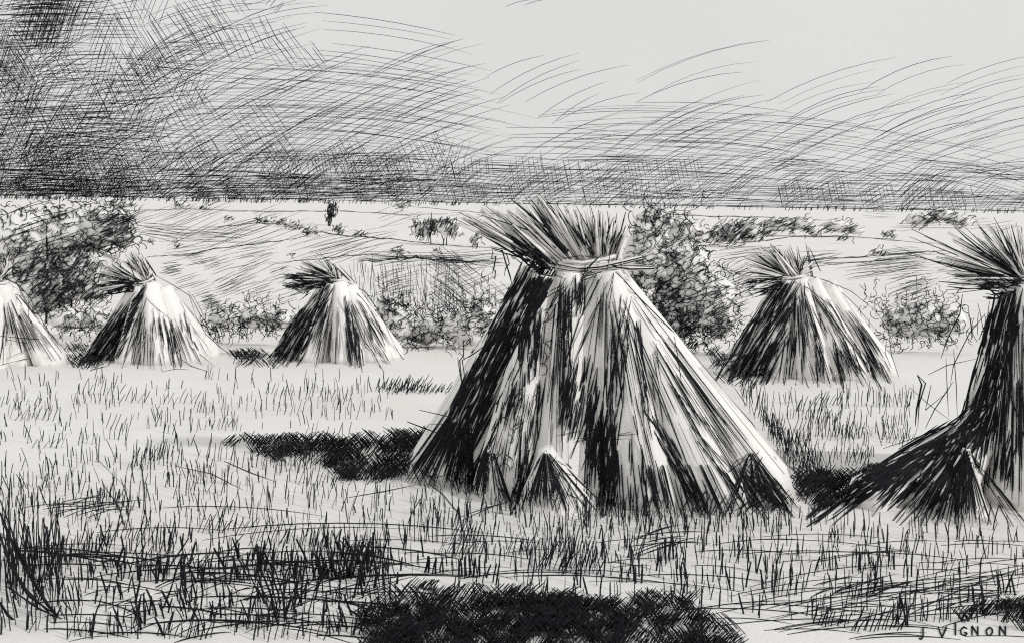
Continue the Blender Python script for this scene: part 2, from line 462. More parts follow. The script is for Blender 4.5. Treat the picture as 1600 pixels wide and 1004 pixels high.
# ------------------------------------------------------------------ sheaves and stooks
def sheaf_mesh(B, T, rb, rt, seed, nseg=40, nv=16, flare=0.0):
    B, T = np.array(B), np.array(T)
    ax = T - B; L = np.linalg.norm(ax); ax = ax / L
    a = np.cross(ax, [0, 1, 0.2]); a /= np.linalg.norm(a); b = np.cross(ax, a)
    V = []; Fq = []
    sv = Vector((seed * 3.1, seed * 1.7, 0))
    for i in range(nv + 1):
        v = i / nv
        r = rt + (rb - rt) * (1 - v) ** 1.15
        for j in range(nseg):
            th = 2 * math.pi * j / nseg
            f = 1 + 0.08 * noise.noise(sv + Vector((math.cos(th)*4, math.sin(th)*4, v*0.8))) + 0.045 * noise.noise(sv + Vector((math.cos(th)*13, math.sin(th)*13, v*1.5)))
            c = B + (T - B) * v
            q = c + r * f * (a * math.cos(th) + b * math.sin(th))
            if i == 0: q[2] = gz(q[0], q[1]) - 0.01
            V.append(q)
    for i in range(nv):
        for j in range(nseg):
            j2 = (j + 1) % nseg
            Fq.append((i*nseg + j, i*nseg + j2, (i+1)*nseg + j2, (i+1)*nseg + j))
    Fq.append(tuple(range(nseg))[::-1]); Fq.append(tuple(nv*nseg + j for j in range(nseg)))
    return V, Fq, (B, T, a, b, rb, rt)
def surf_straw(ink, g, v0, v1, th, w, out=1.03, dth=0.0):
    B, T, a, b, rb, rt = g
    pts = []
    for i in range(4):
        t = i / 3; v = v0 + (v1 - v0) * t; r = (rt + (rb - rt) * (1 - v) ** 1.15) * (out + 0.02)
        th2 = th + dth * t
        q = B + (T - B) * v + r * (a * math.cos(th2) + b * math.sin(th2))
        q[2] = max(q[2], gz(q[0], q[1]) - 0.005)
        pts.append(q)
    ink.line(pts, [w*0.8, w, w, w*0.5])

STOOK_GROUP = 'corn stooks standing in the stubble field'
class Stook:
    def __init__(s, label, cx, cy, depth, sheaves, scale, neck, backs=3, npale=60, arc0=0.18, arc1=0.82):
        """sheaves: (top px, top py, base px, base py, top radius px, base radius px, top depth offset m)"""
        g = GP(cx, cy); s.depth = depth; s.px = depth / F
        s.root = empty('corn_stook', (P(cx, cy, depth)[0], depth, gz(P(cx, cy, depth)[0], depth)))
        tag(s.root, label, 'stook', STOOK_GROUP)
        s.surf = Surf(depth, True, 0.0017 * depth); s.parts = []; s.inks = {}; s.tuft = {}; s.pale = {}
        s.geo = []
        allsh = []
        for (tx, ty, bx, by, rt, rb, dt) in sheaves:
            T = P(tx, ty, depth + dt); B = GP(bx, by); allsh.append((T, B, rt * s.px, rb * s.px, True))
        rx = P(neck[0], neck[1], depth)
        hh = rx[2] - gz(rx[0], depth)
        for k in range(backs):
            an = math.pi * (arc0 + (arc1 - arc0) * k / max(1, backs - 1))
            bx = rx[0] + math.cos(an) * hh * 0.62; by = depth + math.sin(an) * hh * 0.50
            B = np.array([bx, by, gz(bx, by)]); T = rx + np.array([math.cos(an) * 0.05, 0.09 + 0.03*k, -0.02])
            allsh.append((T, B, 0.055 * hh, 0.19 * hh, False))
        for i, (T, B, rt, rb, front) in enumerate(allsh):
            V, Fq, g = sheaf_mesh(B, T, rb, rt, i + cx * 0.01)
            o = mesh_obj('sheaf', V, Fq, M_STRAW, s.root, True)
            s.parts.append(o); s.geo.append(g); s.inks[i] = Ink(); s.pale[i] = Ink()
            s.surf.add(V, Fq, i)
            wd = 0.0045 * hh
            for k in range(npale):
                v0 = U(-0.03, 0.55); surf_straw(s.pale[i], g, v0, min(0.99, v0 + U(0.2, 0.5)), U(0, 6.28), wd * U(0.9, 1.8), 0.975, N(0.06))
            if not front:
                for k in range(int(npale * 1.2)):
                    v0 = U(-0.02, 0.75); surf_straw(s.inks[i], g, v0, min(0.98, v0 + U(0.1, 0.35)), U(0, 6.28), wd * U(0.8, 1.5), 1.05, N(0.05))
            else:                                      # strokes round the far side of the front sheaves
                for k in range(int(npale * 0.6)):
                    v0 = U(-0.02, 0.75); surf_straw(s.inks[i], g, v0, min(0.98, v0 + U(0.1, 0.35)), U(0.1*math.pi, 0.9*math.pi) if g[3][1] > 0 else U(math.pi*1.1, math.pi*1.9), wd * U(0.8, 1.4), 1.05, N(0.05))
        s.nf = len(sheaves); s.hh = hh
        s.heads = Ink(); s.heads_pale = Ink()
    def stroke(s, pl, w, a=0.55, b=0.35): lay(s.surf, s.inks, pl, w * 0.84, 0, a, b)
    def mass(s, poly, ang, w, L, cover, ang2=None, jit=3, bend=0.0):  # shade on the sheaves, drawn as massed black strokes
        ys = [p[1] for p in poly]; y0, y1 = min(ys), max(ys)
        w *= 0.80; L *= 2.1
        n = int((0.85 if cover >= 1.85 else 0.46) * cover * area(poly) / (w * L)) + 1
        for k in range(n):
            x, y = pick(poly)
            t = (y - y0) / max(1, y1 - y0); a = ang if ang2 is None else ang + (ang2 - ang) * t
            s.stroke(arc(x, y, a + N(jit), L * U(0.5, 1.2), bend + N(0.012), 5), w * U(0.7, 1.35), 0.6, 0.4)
    def fan(s, top, bot, n, w, v=(0, 1), L=(0.15, 0.4), u=(0, 1), jit=0.012, bow=0.0, wj=0.4):
        n = int(n * 0.85); w *= 0.95; L = (L[0] * 1.2, L[1] * 1.4)
        """strokes running from the top line to the bottom line"""
        for k in range(n):
            uu = U(*u); l = U(*L); v0 = U(v[0], max(v[0], v[1] - l)); v1 = min(v[1], v0 + l)
            tx, ty = _lerp(top, uu); bx, by = _lerp(bot, min(1, max(0, uu + N(jit))))
            pl = []
            for i in range(5):
                vv = v0 + (v1 - v0) * i / 4
                pl.append((tx + (bx - tx) * vv + bow * 4 * vv * (1 - vv), ty + (by - ty) * vv))
            s.stroke(pl, w * U(1 - wj, 1 + wj))
    def spike(s, x0, y0, x1, y1, w, pale=False, bend=0.0, dd=None):
        L = math.hypot(x1-x0, y1-y0); a = math.degrees(math.atan2(y0-y1, x1-x0))
        pl = arc((x0+x1)/2, (y0+y1)/2, a, L, bend, 4)
        d0 = s.depth + (U(-0.04, 0.03) if not pale else U(-0.035, 0.05)) - 0.05
        d1 = d0 + (U(-0.14, 0.06) if not pale else U(-0.12, 0.12)) * s.hh / 1.4 if dd is None else d0 + dd
        pts = [P(p[0], p[1], d0 + (d1 - d0) * i / 3) for i, p in enumerate(pl)]
        (s.heads_pale if pale else s.heads).line(pts, np.array([0.8, 1, 0.8, 0.35]) * w * s.px)
    def crown(s, x0, y0, tips, n, w, npale=0, pw=5, spread=6):
        """fan of seed heads between traced tips"""
        n = int(n * 0.4)
        for k in range(int(npale * 1.3)):
            i = random.randrange(len(tips) - 1); t = R()
            x = tips[i][0]*(1-t) + tips[i+1][0]*t; y = tips[i][1]*(1-t) + tips[i+1][1]*t
            f = U(0.6, 0.97)
            xs, ys, ww = x0 + N(spread), y0 + N(spread*0.4), pw*U(0.7, 1.3); xe, ye = x0 + (x-x0)*f, y0 + (y-y0)*f
            s.spike(xs, ys, xe, ye, ww, True)
            l = math.hypot(xe-xs, ye-ys) + 1e-6; ox, oy = -(ye-ys)/l*ww*0.5, (xe-xs)/l*ww*0.5
            if R() < 0.5: s.spike(xs + ox*0.5, ys + oy*0.5, xe + ox, ye + oy, w*U(0.6, 0.9), False, N(0.006))
        for k in range(n):
            i = random.randrange(len(tips) - 1); t = R()
            x = tips[i][0]*(1-t) + tips[i+1][0]*t; y = tips[i][1]*(1-t) + tips[i+1][1]*t
            f0 = U(0.0, 0.5); f = U(max(0.45, f0 + 0.25), 1.02)
            xs, ys = x0 + N(spread), y0 + N(spread*0.4)
            s.spike(xs + (x-xs)*f0, ys + (y-ys)*f0, xs + (x-xs)*f, ys + (y-ys)*f, w*U(0.6, 1.3), False, N(0.015))
    def finish(s):
        for i, o in enumerate(s.parts):
            if s.inks[i].V: s.inks[i].build('straw_and_shade_strokes', M_INK, o)  # single black straws together with the strokes that draw shade
            if s.pale[i].V: s.pale[i].build('pale_straw', M_STRAW, o)
        if s.heads.V: 
            h = s.heads_pale.build('seed_heads', M_STRAW, s.root) if s.heads_pale.V else None
            s.heads.build('dark_seed_heads' if h else 'seed_heads', M_INK, h or s.root)
def _lerp(pts, u):
    n = len(pts) - 1; f = min(0.9999, max(0, u)) * n; i = int(f); t = f - i
    return (pts[i][0]*(1-t) + pts[i+1][0]*t, pts[i][1]*(1-t) + pts[i+1][1]*t)
def band_twine(st, pts, w, m=M_STRAW):
    k = Ink()
    for q in pts: k.line([P(x, y, st.depth - 0.13 * st.hh / 1.4) for x, y in q], [w * st.px] * len(q))
    k.build('straw_band', m, st.root)

# ---- the large stook in the middle
DM = 5.45
A = Stook('largest stook, in the centre, with a bristling head of straw blown left', 900, 770, DM,
    [(838, 425, 688, 742, 22, 60, 0.02),        # shaded left sheaf
     (852, 430, 790, 768, 20, 52, -0.06),       # mid left
     (893, 425, 868, 772, 22, 48, -0.10),       # centre
     (925, 425, 928, 772, 20, 45, -0.06),       # behind the gap
     (950, 424, 1010, 778, 22, 68, -0.12),      # bright right
     (958, 424, 1105, 778, 18, 72, -0.05),
     (962, 426, 1195, 775, 15, 56, 0.05),       # far right
     (853, 700, 868, 788, 10, 60, -0.42)],      # small loose sheaf at the foot
    1.0, (905, 415), 4, 45)
m_ = A.mass
# shade drawn over the left sheaf
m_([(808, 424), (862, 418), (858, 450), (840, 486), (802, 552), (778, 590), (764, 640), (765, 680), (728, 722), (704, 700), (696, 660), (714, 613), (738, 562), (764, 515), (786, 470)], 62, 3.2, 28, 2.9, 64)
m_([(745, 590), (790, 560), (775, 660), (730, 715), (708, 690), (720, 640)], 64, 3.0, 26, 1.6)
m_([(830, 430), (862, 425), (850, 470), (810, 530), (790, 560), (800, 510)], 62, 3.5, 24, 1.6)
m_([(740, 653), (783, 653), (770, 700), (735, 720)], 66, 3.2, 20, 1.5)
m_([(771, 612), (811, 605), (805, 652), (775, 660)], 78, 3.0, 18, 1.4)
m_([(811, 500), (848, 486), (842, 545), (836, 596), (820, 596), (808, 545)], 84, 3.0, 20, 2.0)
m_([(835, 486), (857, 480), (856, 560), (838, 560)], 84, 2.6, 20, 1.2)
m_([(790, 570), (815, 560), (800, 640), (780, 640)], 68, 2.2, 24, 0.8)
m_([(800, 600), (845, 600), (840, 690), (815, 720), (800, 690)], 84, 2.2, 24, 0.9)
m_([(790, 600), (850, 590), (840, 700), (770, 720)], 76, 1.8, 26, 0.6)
# columns under the tie
m_([(873, 451), (894, 451), (893, 545), (880, 555), (872, 510)], 88, 3.0, 26, 2.1)
m_([(897, 438), (916, 438), (914, 490), (900, 495)], 86, 3.0, 20, 1.9)
m_([(860, 440), (930, 432), (900, 500), (870, 520)], 62, 1.7, 26, 0.6)
m_([(905, 480), (935, 440), (925, 520), (895, 590), (885, 600)], 66, 1.8, 36, 0.5)
m_([(880, 545), (893, 540), (885, 680), (873, 690), (872, 600)], 88, 2.0, 36, 1.0)
m_([(842, 530), (872, 530), (872, 680), (850, 690)], 85, 1.3, 36, 0.28)
# big dark gap
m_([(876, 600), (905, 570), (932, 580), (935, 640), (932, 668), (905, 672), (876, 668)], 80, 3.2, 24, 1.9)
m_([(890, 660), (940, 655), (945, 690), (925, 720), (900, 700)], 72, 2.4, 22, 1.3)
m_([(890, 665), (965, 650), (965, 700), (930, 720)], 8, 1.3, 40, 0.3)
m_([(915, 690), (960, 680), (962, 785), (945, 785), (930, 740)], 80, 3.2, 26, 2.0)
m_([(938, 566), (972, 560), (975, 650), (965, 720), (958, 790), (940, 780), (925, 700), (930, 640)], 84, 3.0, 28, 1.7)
m_([(945, 520), (979, 510), (979, 600), (940, 600)], 84, 2.2, 34, 1.0)
m_([(967, 473), (983, 480), (985, 560), (965, 560)], 84, 2.2, 30, 1.1)
m_([(948, 435), (962, 435), (958, 468), (950, 468)], 82, 1.6, 24, 0.8)
m_([(991, 515), (1004, 518), (1011, 592), (997, 590)], -83, 3.0, 24, 2.2)
m_([(994, 590), (1013, 590), (1016, 650), (998, 650)], -86, 2.0, 22, 1.3)
m_([(985, 630), (1010, 640), (1025, 700), (1012, 740), (990, 700)], -78, 2.2, 30, 0.8)
m_([(1010, 560), (1060, 560), (1050, 650), (1020, 650)], -78, 1.8, 34, 0.5)
m_([(1020, 660), (1032, 655), (1060, 700), (1110, 790), (1085, 790), (1060, 760)], -62, 2.6, 28, 1.9)
m_([(972, 700), (1010, 700), (1012, 800), (975, 800)], 88, 2.6, 30, 0.9)
m_([(1010, 730), (1060, 740), (1075, 800), (1020, 800)], -76, 2.6, 28, 0.9)
m_([(1158, 716), (1182, 712), (1184, 736), (1165, 742)], 60, 1.8, 18, 1.6)
m_([(1178, 745), (1200, 755), (1232, 792), (1205, 795), (1185, 775)], -45, 2.8, 26, 2.2)
m_([(1100, 690), (1150, 720), (1200, 795), (1140, 795)], -52, 2.4, 40, 0.6)
m_([(1045, 600), (1090, 590), (1150, 690), (1110, 700)], -52, 2.0, 40, 0.42)
# fans of separate straws
A.fan([(945, 428), (965, 425)], [(985, 800), (1260, 800)], 34, 1.7, (0.05, 1.0), (0.12, 0.32))
A.fan([(940, 428), (965, 425)], [(905, 640), (1060, 790)], 34, 1.6, (0.05, 0.75), (0.15, 0.4))
A.fan([(955, 424), (966, 426)], [(1140, 790), (1265, 800)], 26, 1.8, (0.25, 1.0), (0.12, 0.35))
A.fan([(952, 424), (966, 426)], [(970, 800), (1270, 800)], 80, 2.4, (0.80, 1.02), (0.08, 0.2))
A.fan([(930, 430), (948, 425)], [(905, 795), (975, 805)], 40, 2.3, (0.55, 1.0), (0.08, 0.25))
A.fan([(868, 440), (885, 440)], [(840, 690), (880, 690)], 26, 1.6, (0.0, 1.0), (0.2, 0.5))
A.fan([(704, 650), (738, 660)], [(626, 750), (745, 772)], 74, 2.3, (0.05, 1.0), (0.3, 0.8))
A.fan([(745, 575), (725, 640)], [(622, 750), (655, 758)], 26, 2.0, (0.3, 1.0), (0.25, 0.6))
A.fan([(760, 692), (768, 694)], [(712, 765), (800, 785)], 46, 2.8, (0.15, 1.0), (0.3, 0.7))
A.fan([(790, 600), (830, 600)], [(740, 770), (830, 785)], 30, 1.9, (0.3, 1.0), (0.1, 0.3))
A.fan([(850, 703), (855, 703)], [(795, 785), (952, 806)], 40, 2.2, (0.05, 1.0), (0.35, 0.95))
m_([(818, 715), (832, 710), (822, 782), (796, 785), (806, 745)], 74, 3.0, 24, 2.0)
m_([(855, 755), (880, 755), (885, 782), (860, 785)], 70, 2.4, 18, 1.5)
for k in range(26):
    x, y = pick([(830, 720), (870, 712), (930, 780), (800, 780)]); A.stroke(arc(x, y, U(20, 160), U(14, 40), N(0.05), 4), U(1.0, 1.8))
A.fan([(1170, 708), (1178, 708)], [(1130, 795), (1265, 802)], 34, 2.0, (0.0, 1.0), (0.3, 0.9))
# outlines
for pl, w in [([(962, 424), (1000, 466), (1046, 512), (1090, 560)], 2.2), ([(1090, 560), (1130, 610), (1175, 660), (1212, 715)], 1.8), ([(1212, 715), (1240, 760), (1275, 800)], 1.8),
              ([(965, 424), (1010, 480), (1060, 545), (1085, 580)], 1.5), ([(812, 425), (785, 478), (760, 530), (738, 585)], 2.0), ([(738, 585), (715, 640), (690, 680), (650, 730)], 1.8),
              ([(690, 680), (660, 712), (625, 745)], 1.6), ([(853, 703), (890, 735), (925, 770), (957, 800)], 2.6), ([(850, 705), (838, 740), (828, 790)], 2.0),
              ([(878, 412), (860, 440), (840, 480), (800, 545)], 1.8), ([(878, 412), (872, 450), (850, 500), (838, 560)], 1.5), ([(940, 432), (905, 500), (885, 560), (870, 650)], 2.2),
              ([(950, 440), (925, 500), (900, 560), (885, 610)], 1.8), ([(1180, 705), (1140, 735), (1100, 770), (1085, 800)], 1.6), ([(1175, 706), (1150, 720), (1125, 745)], 1.4),
              ([(620, 748), (680, 745), (720, 738)], 1.4), ([(720, 806), (760, 792), (815, 778)], 2.0), ([(722, 812), (770, 790), (800, 782)], 1.8)]:
    A.stroke(pl, w)
for k in range(95):
    t = R(); x = 640 + 625 * t; y = 742 + 50 * min(1, t * 2.2) - (6 if t > 0.9 else 0)
    ang = 90 + (0.46 - t) * -75 + N(16); L = U(24, 60)
    A.stroke(arc(x, y - L*0.25 + 6, -ang if ang < 180 else ang, L, N(0.02), 4) if False else arc(x, y - L*0.3 + 8, 180 - ang, L, N(0.02), 4), U(1.3, 2.4))
# wiggly leaves caught in the sheaves
for k in range(34):
    x, y = pick([(845, 470), (875, 465), (880, 540), (820, 640), (800, 720), (760, 720), (790, 640), (830, 560)])
    A.stroke(squiggle(x, y, U(10, 16), 9, -90 + N(12), 0.5), 1.5)
# the head of straw
tips = [(709, 345), (716, 330), (758, 321), (776, 326), (796, 309), (824, 305), (839, 299), (870, 318), (900, 320), (925, 320), (949, 330), (976, 340), (988, 350)]
for t0, t1, x0, x1, n in [(0, 2, 845, 862, 26), (2, 4, 862, 890, 26), (4, 7, 885, 918, 32), (7, 10, 915, 942, 26), (10, 12, 942, 965, 20)]:
    for k in range(n):
        i = random.randint(t0, t1 - 1); t = R()
        tx = tips[i][0]*(1-t) + tips[i+1][0]*t; ty = tips[i][1]*(1-t) + tips[i+1][1]*t
        xs = x0 + (x1 - x0) * ((i - t0 + t) / (t1 - t0)); ys = 408 + N(4) - (6 if xs > 900 else 0)
        f = U(0.65, 0.96); ww = U(4, 7.5)
        A.spike(xs, ys + 3, xs + (tx-xs)*f, ys + (ty-ys)*f, ww, True)
        l = math.hypot(tx-xs, ty-ys); ox, oy = -(ty-ys)/l*ww*0.5, (tx-xs)/l*ww*0.5; g = -1 if R() < 0.7 else 1
        A.spike(xs + ox*g*0.6, ys + 3 + oy*g*0.6, xs + (tx-xs)*f + ox*g, ys + (ty-ys)*f + oy*g, U(0.9, 1.7), False, N(0.006))
        if R() < 0.3:
            f0, f1 = U(0, 0.55), U(0.55, 1.03)
            A.spike(xs + N(2) + (tx-xs)*f0, ys + (ty-ys)*f0, xs + (tx-xs)*f1 + N(2), ys + (ty-ys)*f1, U(1.0, 2.2), False, N(0.015))
for x0, y0, x1, y1, w in [(867, 414, 717, 332, 2.6), (851, 408, 709, 341, 2), (819, 406, 730, 353, 3.4), (878, 411, 759, 322, 2.6), (894, 400, 793, 329, 2.4), (851, 355, 796, 309, 3.2),
                          (889, 392, 851, 355, 2.2), (884, 379, 824, 306, 2), (913, 397, 839, 299, 2), (918, 397, 854, 314, 2.4), (927, 400, 870, 320, 2.4), (929, 398, 881, 321, 2.8),
                          (940, 395, 900, 322, 2.2), (945, 390, 922, 320, 2.2), (945, 395, 935, 328, 2.2), (952, 395, 949, 330, 2.2), (955, 397, 964, 333, 2), (961, 397, 976, 341, 2), (964, 397, 986, 346, 1.8),
                          (860, 372, 745, 335, 2), (870, 400, 775, 352, 4), (880, 402, 790, 360, 3), (845, 404, 765, 385, 1.8), (845, 412, 768, 390, 2.4), (830, 400, 745, 362, 2)]:
    A.spike(x0, y0, x1, y1, w * 1.05, False, N(0.01))
def head_mass(st, poly, ang, w, L, cover, jit=4):
    for k in range(int(1.0 * cover * area(poly) / (w * L)) + 1):
        x, y = pick(poly); a = math.radians(ang + N(jit)); l = L * U(0.6, 1.1) / 2
        st.depth -= 0.06; st.spike(x + math.cos(a)*l, y - math.sin(a)*l, x - math.cos(a)*l, y + math.sin(a)*l, w*U(0.7, 1.2), False, 0, U(-0.01, 0.01)); st.depth += 0.06
head_mass(A, [(788, 364), (825, 380), (862, 408), (858, 424), (830, 418), (808, 402)], -38, 3.0, 20, 2.2)
head_mass(A, [(775, 352), (850, 398), (860, 408), (800, 380)], -30, 2.6, 34, 0.8)
head_mass(A, [(830, 345), (870, 375), (895, 400), (880, 398), (840, 370)], -44, 2.6, 30, 0.9)
head_mass(A, [(895, 345), (915, 365), (928, 398), (905, 380)], -58, 2.6, 26, 1.1)
head_mass(A, [(935, 340), (948, 345), (948, 395), (938, 390)], -80, 2.2, 26, 0.9)
head_mass(A, [(950, 355), (975, 345), (965, 390), (952, 390)], 72, 1.8, 30, 0.6)
# tie
band_twine(A, [[(872, 412), (900, 418), (935, 416), (975, 408), (1003, 403)], [(868, 418), (905, 424), (950, 419), (1020, 420)], [(878, 408), (910, 411), (945, 405), (962, 400)], [(880, 425), (915, 428), (950, 424)]], 6)
kk = Ink()
for q, w in [([(908, 420), (940, 417), (975, 409), (1003, 402)], 2.2), ([(905, 424), (945, 420), (1000, 406)], 1.5), ([(958, 417), (985, 421), (1022, 420)], 2.4), ([(955, 415), (990, 415), (1020, 417)], 1.2),
             ([(865, 412), (885, 416), (912, 421)], 1.5), ([(862, 418), (890, 423), (930, 426)], 1.3), ([(912, 428), (928, 410), (940, 398)], 1.3), ([(905, 430), (925, 412), (935, 402)], 1.6),
             ([(880, 404), (905, 400), (935, 402)], 1.0), ([(945, 440), (950, 415), (953, 400)], 1.2), ([(880, 428), (900, 433), (925, 424)], 1.5), ([(868, 430), (900, 442), (935, 430)], 1.2),
             ([(895, 445), (915, 432), (940, 425)], 1.6), ([(860, 455), (895, 438), (930, 425)], 1.3), ([(845, 470), (880, 450), (905, 435)], 1.5)]:
    kk.line([P(x, y, DM - 0.17) for x, y in q], [w * A.px * 1.05] * len(q))
kk.build('straw_knot', M_INK, A.root)
# withered leaves hanging at the left shoulder
lf = Ink()
for q, w in [([(768, 388), (785, 392), (790, 410), (797, 432), (800, 445)], 2.4), ([(770, 392), (768, 405), (775, 400), (772, 418), (769, 428)], 2.2), ([(769, 418), (774, 424), (773, 436), (768, 430)], 2.0),
             ([(782, 392), (792, 398), (796, 412), (790, 420), (788, 432)], 2.0), ([(795, 395), (802, 405), (808, 402)], 1.6), ([(757, 420), (752, 428), (756, 440)], 1.2), ([(800, 400), (815, 412), (812, 425)], 2.0)]:
    lf = Ink(); lf.line([P(x, y, DM - 0.05 + 0.01*i) for i, (x, y) in enumerate(q)], taper(len(q), w) * A.px); lf.build('withered_leaf', M_INK, A.root)
# bent twig and straws sticking out at the left foot
tw = Ink()
for q, w, d in [([(770, 530), (740, 552), (722, 562), (728, 600)], 2.0, -0.1), ([(724, 530), (724, 555), (718, 562), (722, 600)], 2.2, -0.12), ([(715, 558), (718, 580), (722, 602)], 2.0, -0.1),
             ([(655, 640), (690, 648), (722, 655)], 1.8, -0.05), ([(636, 658), (662, 668), (690, 678)], 2.4, -0.05), ([(670, 662), (700, 662), (715, 660)], 1.2, -0.05)]:
    tw = Ink(); tw.line([P(x, y, DM + d) for x, y in q], taper(len(q), w) * A.px); tw.build('stray_straw', M_INK, A.root)
A.finish()

# ---- the large stook cut by the right edge
DR = 5.35
B5 = Stook('large stook cut off by the right edge of the view, its left sheaf sagging outward', 1620, 790, DR,
    [(1585, 445, 1540, 760, 20, 60, 0.0), (1548, 650, 1345, 788, 18, 36, 0.06), (1556, 630, 1452, 790, 22, 50, 0.02), (1510, 700, 1500, 796, 5, 40, -0.30), (1600, 445, 1610, 785, 22, 60, -0.08),
     (1620, 445, 1700, 785, 20, 66, -0.05), (1630, 450, 1790, 775, 18, 62, 0.0), (1635, 452, 1870, 765, 16, 55, 0.05)], 1.0, (1605, 435), 3, 45, 0.05, 0.42)
m = B5.mass
m([(1545, 470), (1592, 462), (1590, 520), (1565, 600), (1550, 660), (1520, 700), (1500, 660), (1515, 600), (1532, 540)], 74, 3.2, 28, 2.2)
m([(1550, 470), (1585, 465), (1560, 560), (1535, 620), (1530, 560)], 72, 3.6, 24, 1.2)
m([(1520, 700), (1560, 640), (1585, 700), (1580, 760), (1545, 745), (1525, 730)], 78, 2.6, 26, 1.2)
m([(1480, 655), (1530, 650), (1500, 700), (1400, 745), (1300, 780), (1290, 770), (1400, 700)], 32, 3.0, 30, 1.3, 36)
m([(1500, 660), (1515, 680), (1440, 730), (1360, 785), (1300, 805), (1265, 796), (1350, 738), (1440, 690)], 30, 3.2, 30, 2.0, 38)
m([(1500, 640), (1540, 640), (1530, 700), (1480, 720), (1440, 725)], 52, 3.0, 28, 2.0)
m([(1500, 690), (1505, 760), (1470, 790), (1430, 780), (1450, 730)], 58, 3.0, 26, 1.7)
m([(1330, 770), (1430, 730), (1440, 800), (1340, 800)], 48, 2.8, 24, 1.1)
m([(1495, 770), (1510, 760), (1515, 820), (1470, 818)], 82, 2.6, 24, 1.2)
B5.fan([(1490, 668), (1512, 680)], [(1250, 785), (1420, 805)], 70, 2.2, (0.25, 1.0), (0.1, 0.35))
B5.fan([(1500, 690), (1510, 690)], [(1420, 820), (1530, 822)], 46, 2.2, (0.1, 1.0), (0.3, 0.8))
B5.fan([(1530, 655), (1545, 665)], [(1380, 800), (1500, 815)], 40, 2.2, (0.2, 1.0), (0.15, 0.4))
B5.fan([(1508, 700), (1512, 700)], [(1520, 815), (1610, 825)], 22, 2.0, (0.0, 1.0), (0.4, 1.0))
B5.fan([(1575, 455), (1600, 452)], [(1540, 770), (1650, 815)], 110, 2.0, (0.05, 1.0), (0.08, 0.25))
B5.fan([(1598, 452), (1625, 455)], [(1590, 800), (1860, 790)], 80, 2.0, (0.05, 1.0), (0.1, 0.3))
B5.fan([(1605, 452), (1645, 458)], [(1640, 815), (1925, 780)], 150, 2.0, (0.03, 1.02), (0.1, 0.3))
B5.fan([(1578, 500), (1592, 500)], [(1555, 740), (1600, 790)], 34, 1.8, (0.0, 1.0), (0.1, 0.25))
for pl, w in [([(1598, 450), (1585, 520), (1565, 600), (1552, 650)], 2.0), ([(1552, 572), (1580, 620), (1600, 680), (1615, 720)], 2.0), ([(1510, 690), (1550, 750), (1600, 830)], 2.4),
              ([(1508, 665), (1430, 710), (1340, 755), (1262, 795)], 1.8), ([(1546, 470), (1540, 520), (1520, 580), (1505, 640)], 2.0), ([(1507, 700), (1508, 760), (1504, 815)], 2.2), ([(1500, 745), (1460, 790), (1418, 818)], 1.8)]:
    B5.stroke(pl, w)
for x0, y0, x1, y1, w in [(1592, 432, 1424, 358, 2.6), (1590, 440, 1410, 395, 2.4), (1570, 445, 1397, 384, 1.5), (1592, 436, 1458, 392, 3.6), (1590, 444, 1482, 415, 3.2), (1595, 428, 1490, 352, 2.0),
                          (1594, 424, 1530, 355, 2.2), (1594, 412, 1553, 340, 2.0), (1596, 410, 1580, 352, 2.6), (1598, 420, 1596, 355, 2.2), (1560, 446, 1466, 440, 3.0), (1580, 450, 1478, 453, 2.0),
                          (1575, 438, 1480, 428, 3.0), (1590, 448, 1490, 435, 2.6), (1582, 425, 1530, 395, 4.0), (1594, 430, 1508, 355, 2.0), (1590, 438, 1420, 370, 2.0), (1560, 450, 1480, 460, 1.4), (1575, 400, 1555, 350, 1.6)]:
    B5.spike(x0, y0, x1, y1, w, False, N(0.01))
B5.crown(1600, 438, [(1482, 455), (1470, 440), (1430, 400), (1440, 365), (1490, 352), (1530, 345), (1570, 340), (1600, 350), (1640, 330), (1700, 340), (1740, 370)], 60, 2.2, 70, 5)
head_mass(B5, [(1530, 430), (1590, 435), (1592, 458), (1545, 468)], -10, 2.8, 26, 2.0, 20)
head_mass(B5, [(1485, 430), (1560, 438), (1555, 455), (1490, 450)], -4, 2.2, 34, 0.8)
head_mass(B5, [(1535, 395), (1565, 405), (1590, 428), (1560, 420)], -32, 2.6, 26, 1.2)
band_twine(B5, [[(1560, 445), (1600, 450), (1650, 446)], [(1562, 452), (1605, 456), (1648, 452)]], 5)
# bent stems between the sheaves, at the left
tw = Ink()
for q, w in [([(1450, 510), (1475, 500), (1498, 495), (1540, 492)], 0), ([(1504, 460), (1500, 490), (1480, 530), (1470, 560)], 2.0), ([(1540, 490), (1515, 520), (1490, 570), (1485, 600)], 1.6),
             ([(1450, 585), (1480, 570), (1525, 560)], 1.4), ([(1433, 585), (1440, 600), (1432, 640), (1430, 665)], 3.0), ([(1433, 585), (1446, 598), (1436, 630), (1434, 665)], 2.2),
             ([(1446, 668), (1460, 640), (1480, 610), (1490, 595)], 1.8), ([(1455, 600), (1450, 622), (1446, 640), (1480, 612)], 1.5), ([(1415, 600), (1418, 630), (1410, 675)], 1.5),
             ([(1422, 605), (1450, 630), (1490, 660)], 1.3), ([(1380, 700), (1440, 680), (1500, 655)], 1.4), ([(1478, 560), (1480, 610), (1482, 650)], 1.4), ([(1490, 545), (1494, 600), (1496, 655)], 1.4)]:
    if w: tw = Ink(); tw.line([P(x, y, DR + 0.05) for x, y in q], taper(len(q), w) * B5.px); tw.build('stray_straw', M_INK, B5.root)
B5.finish()

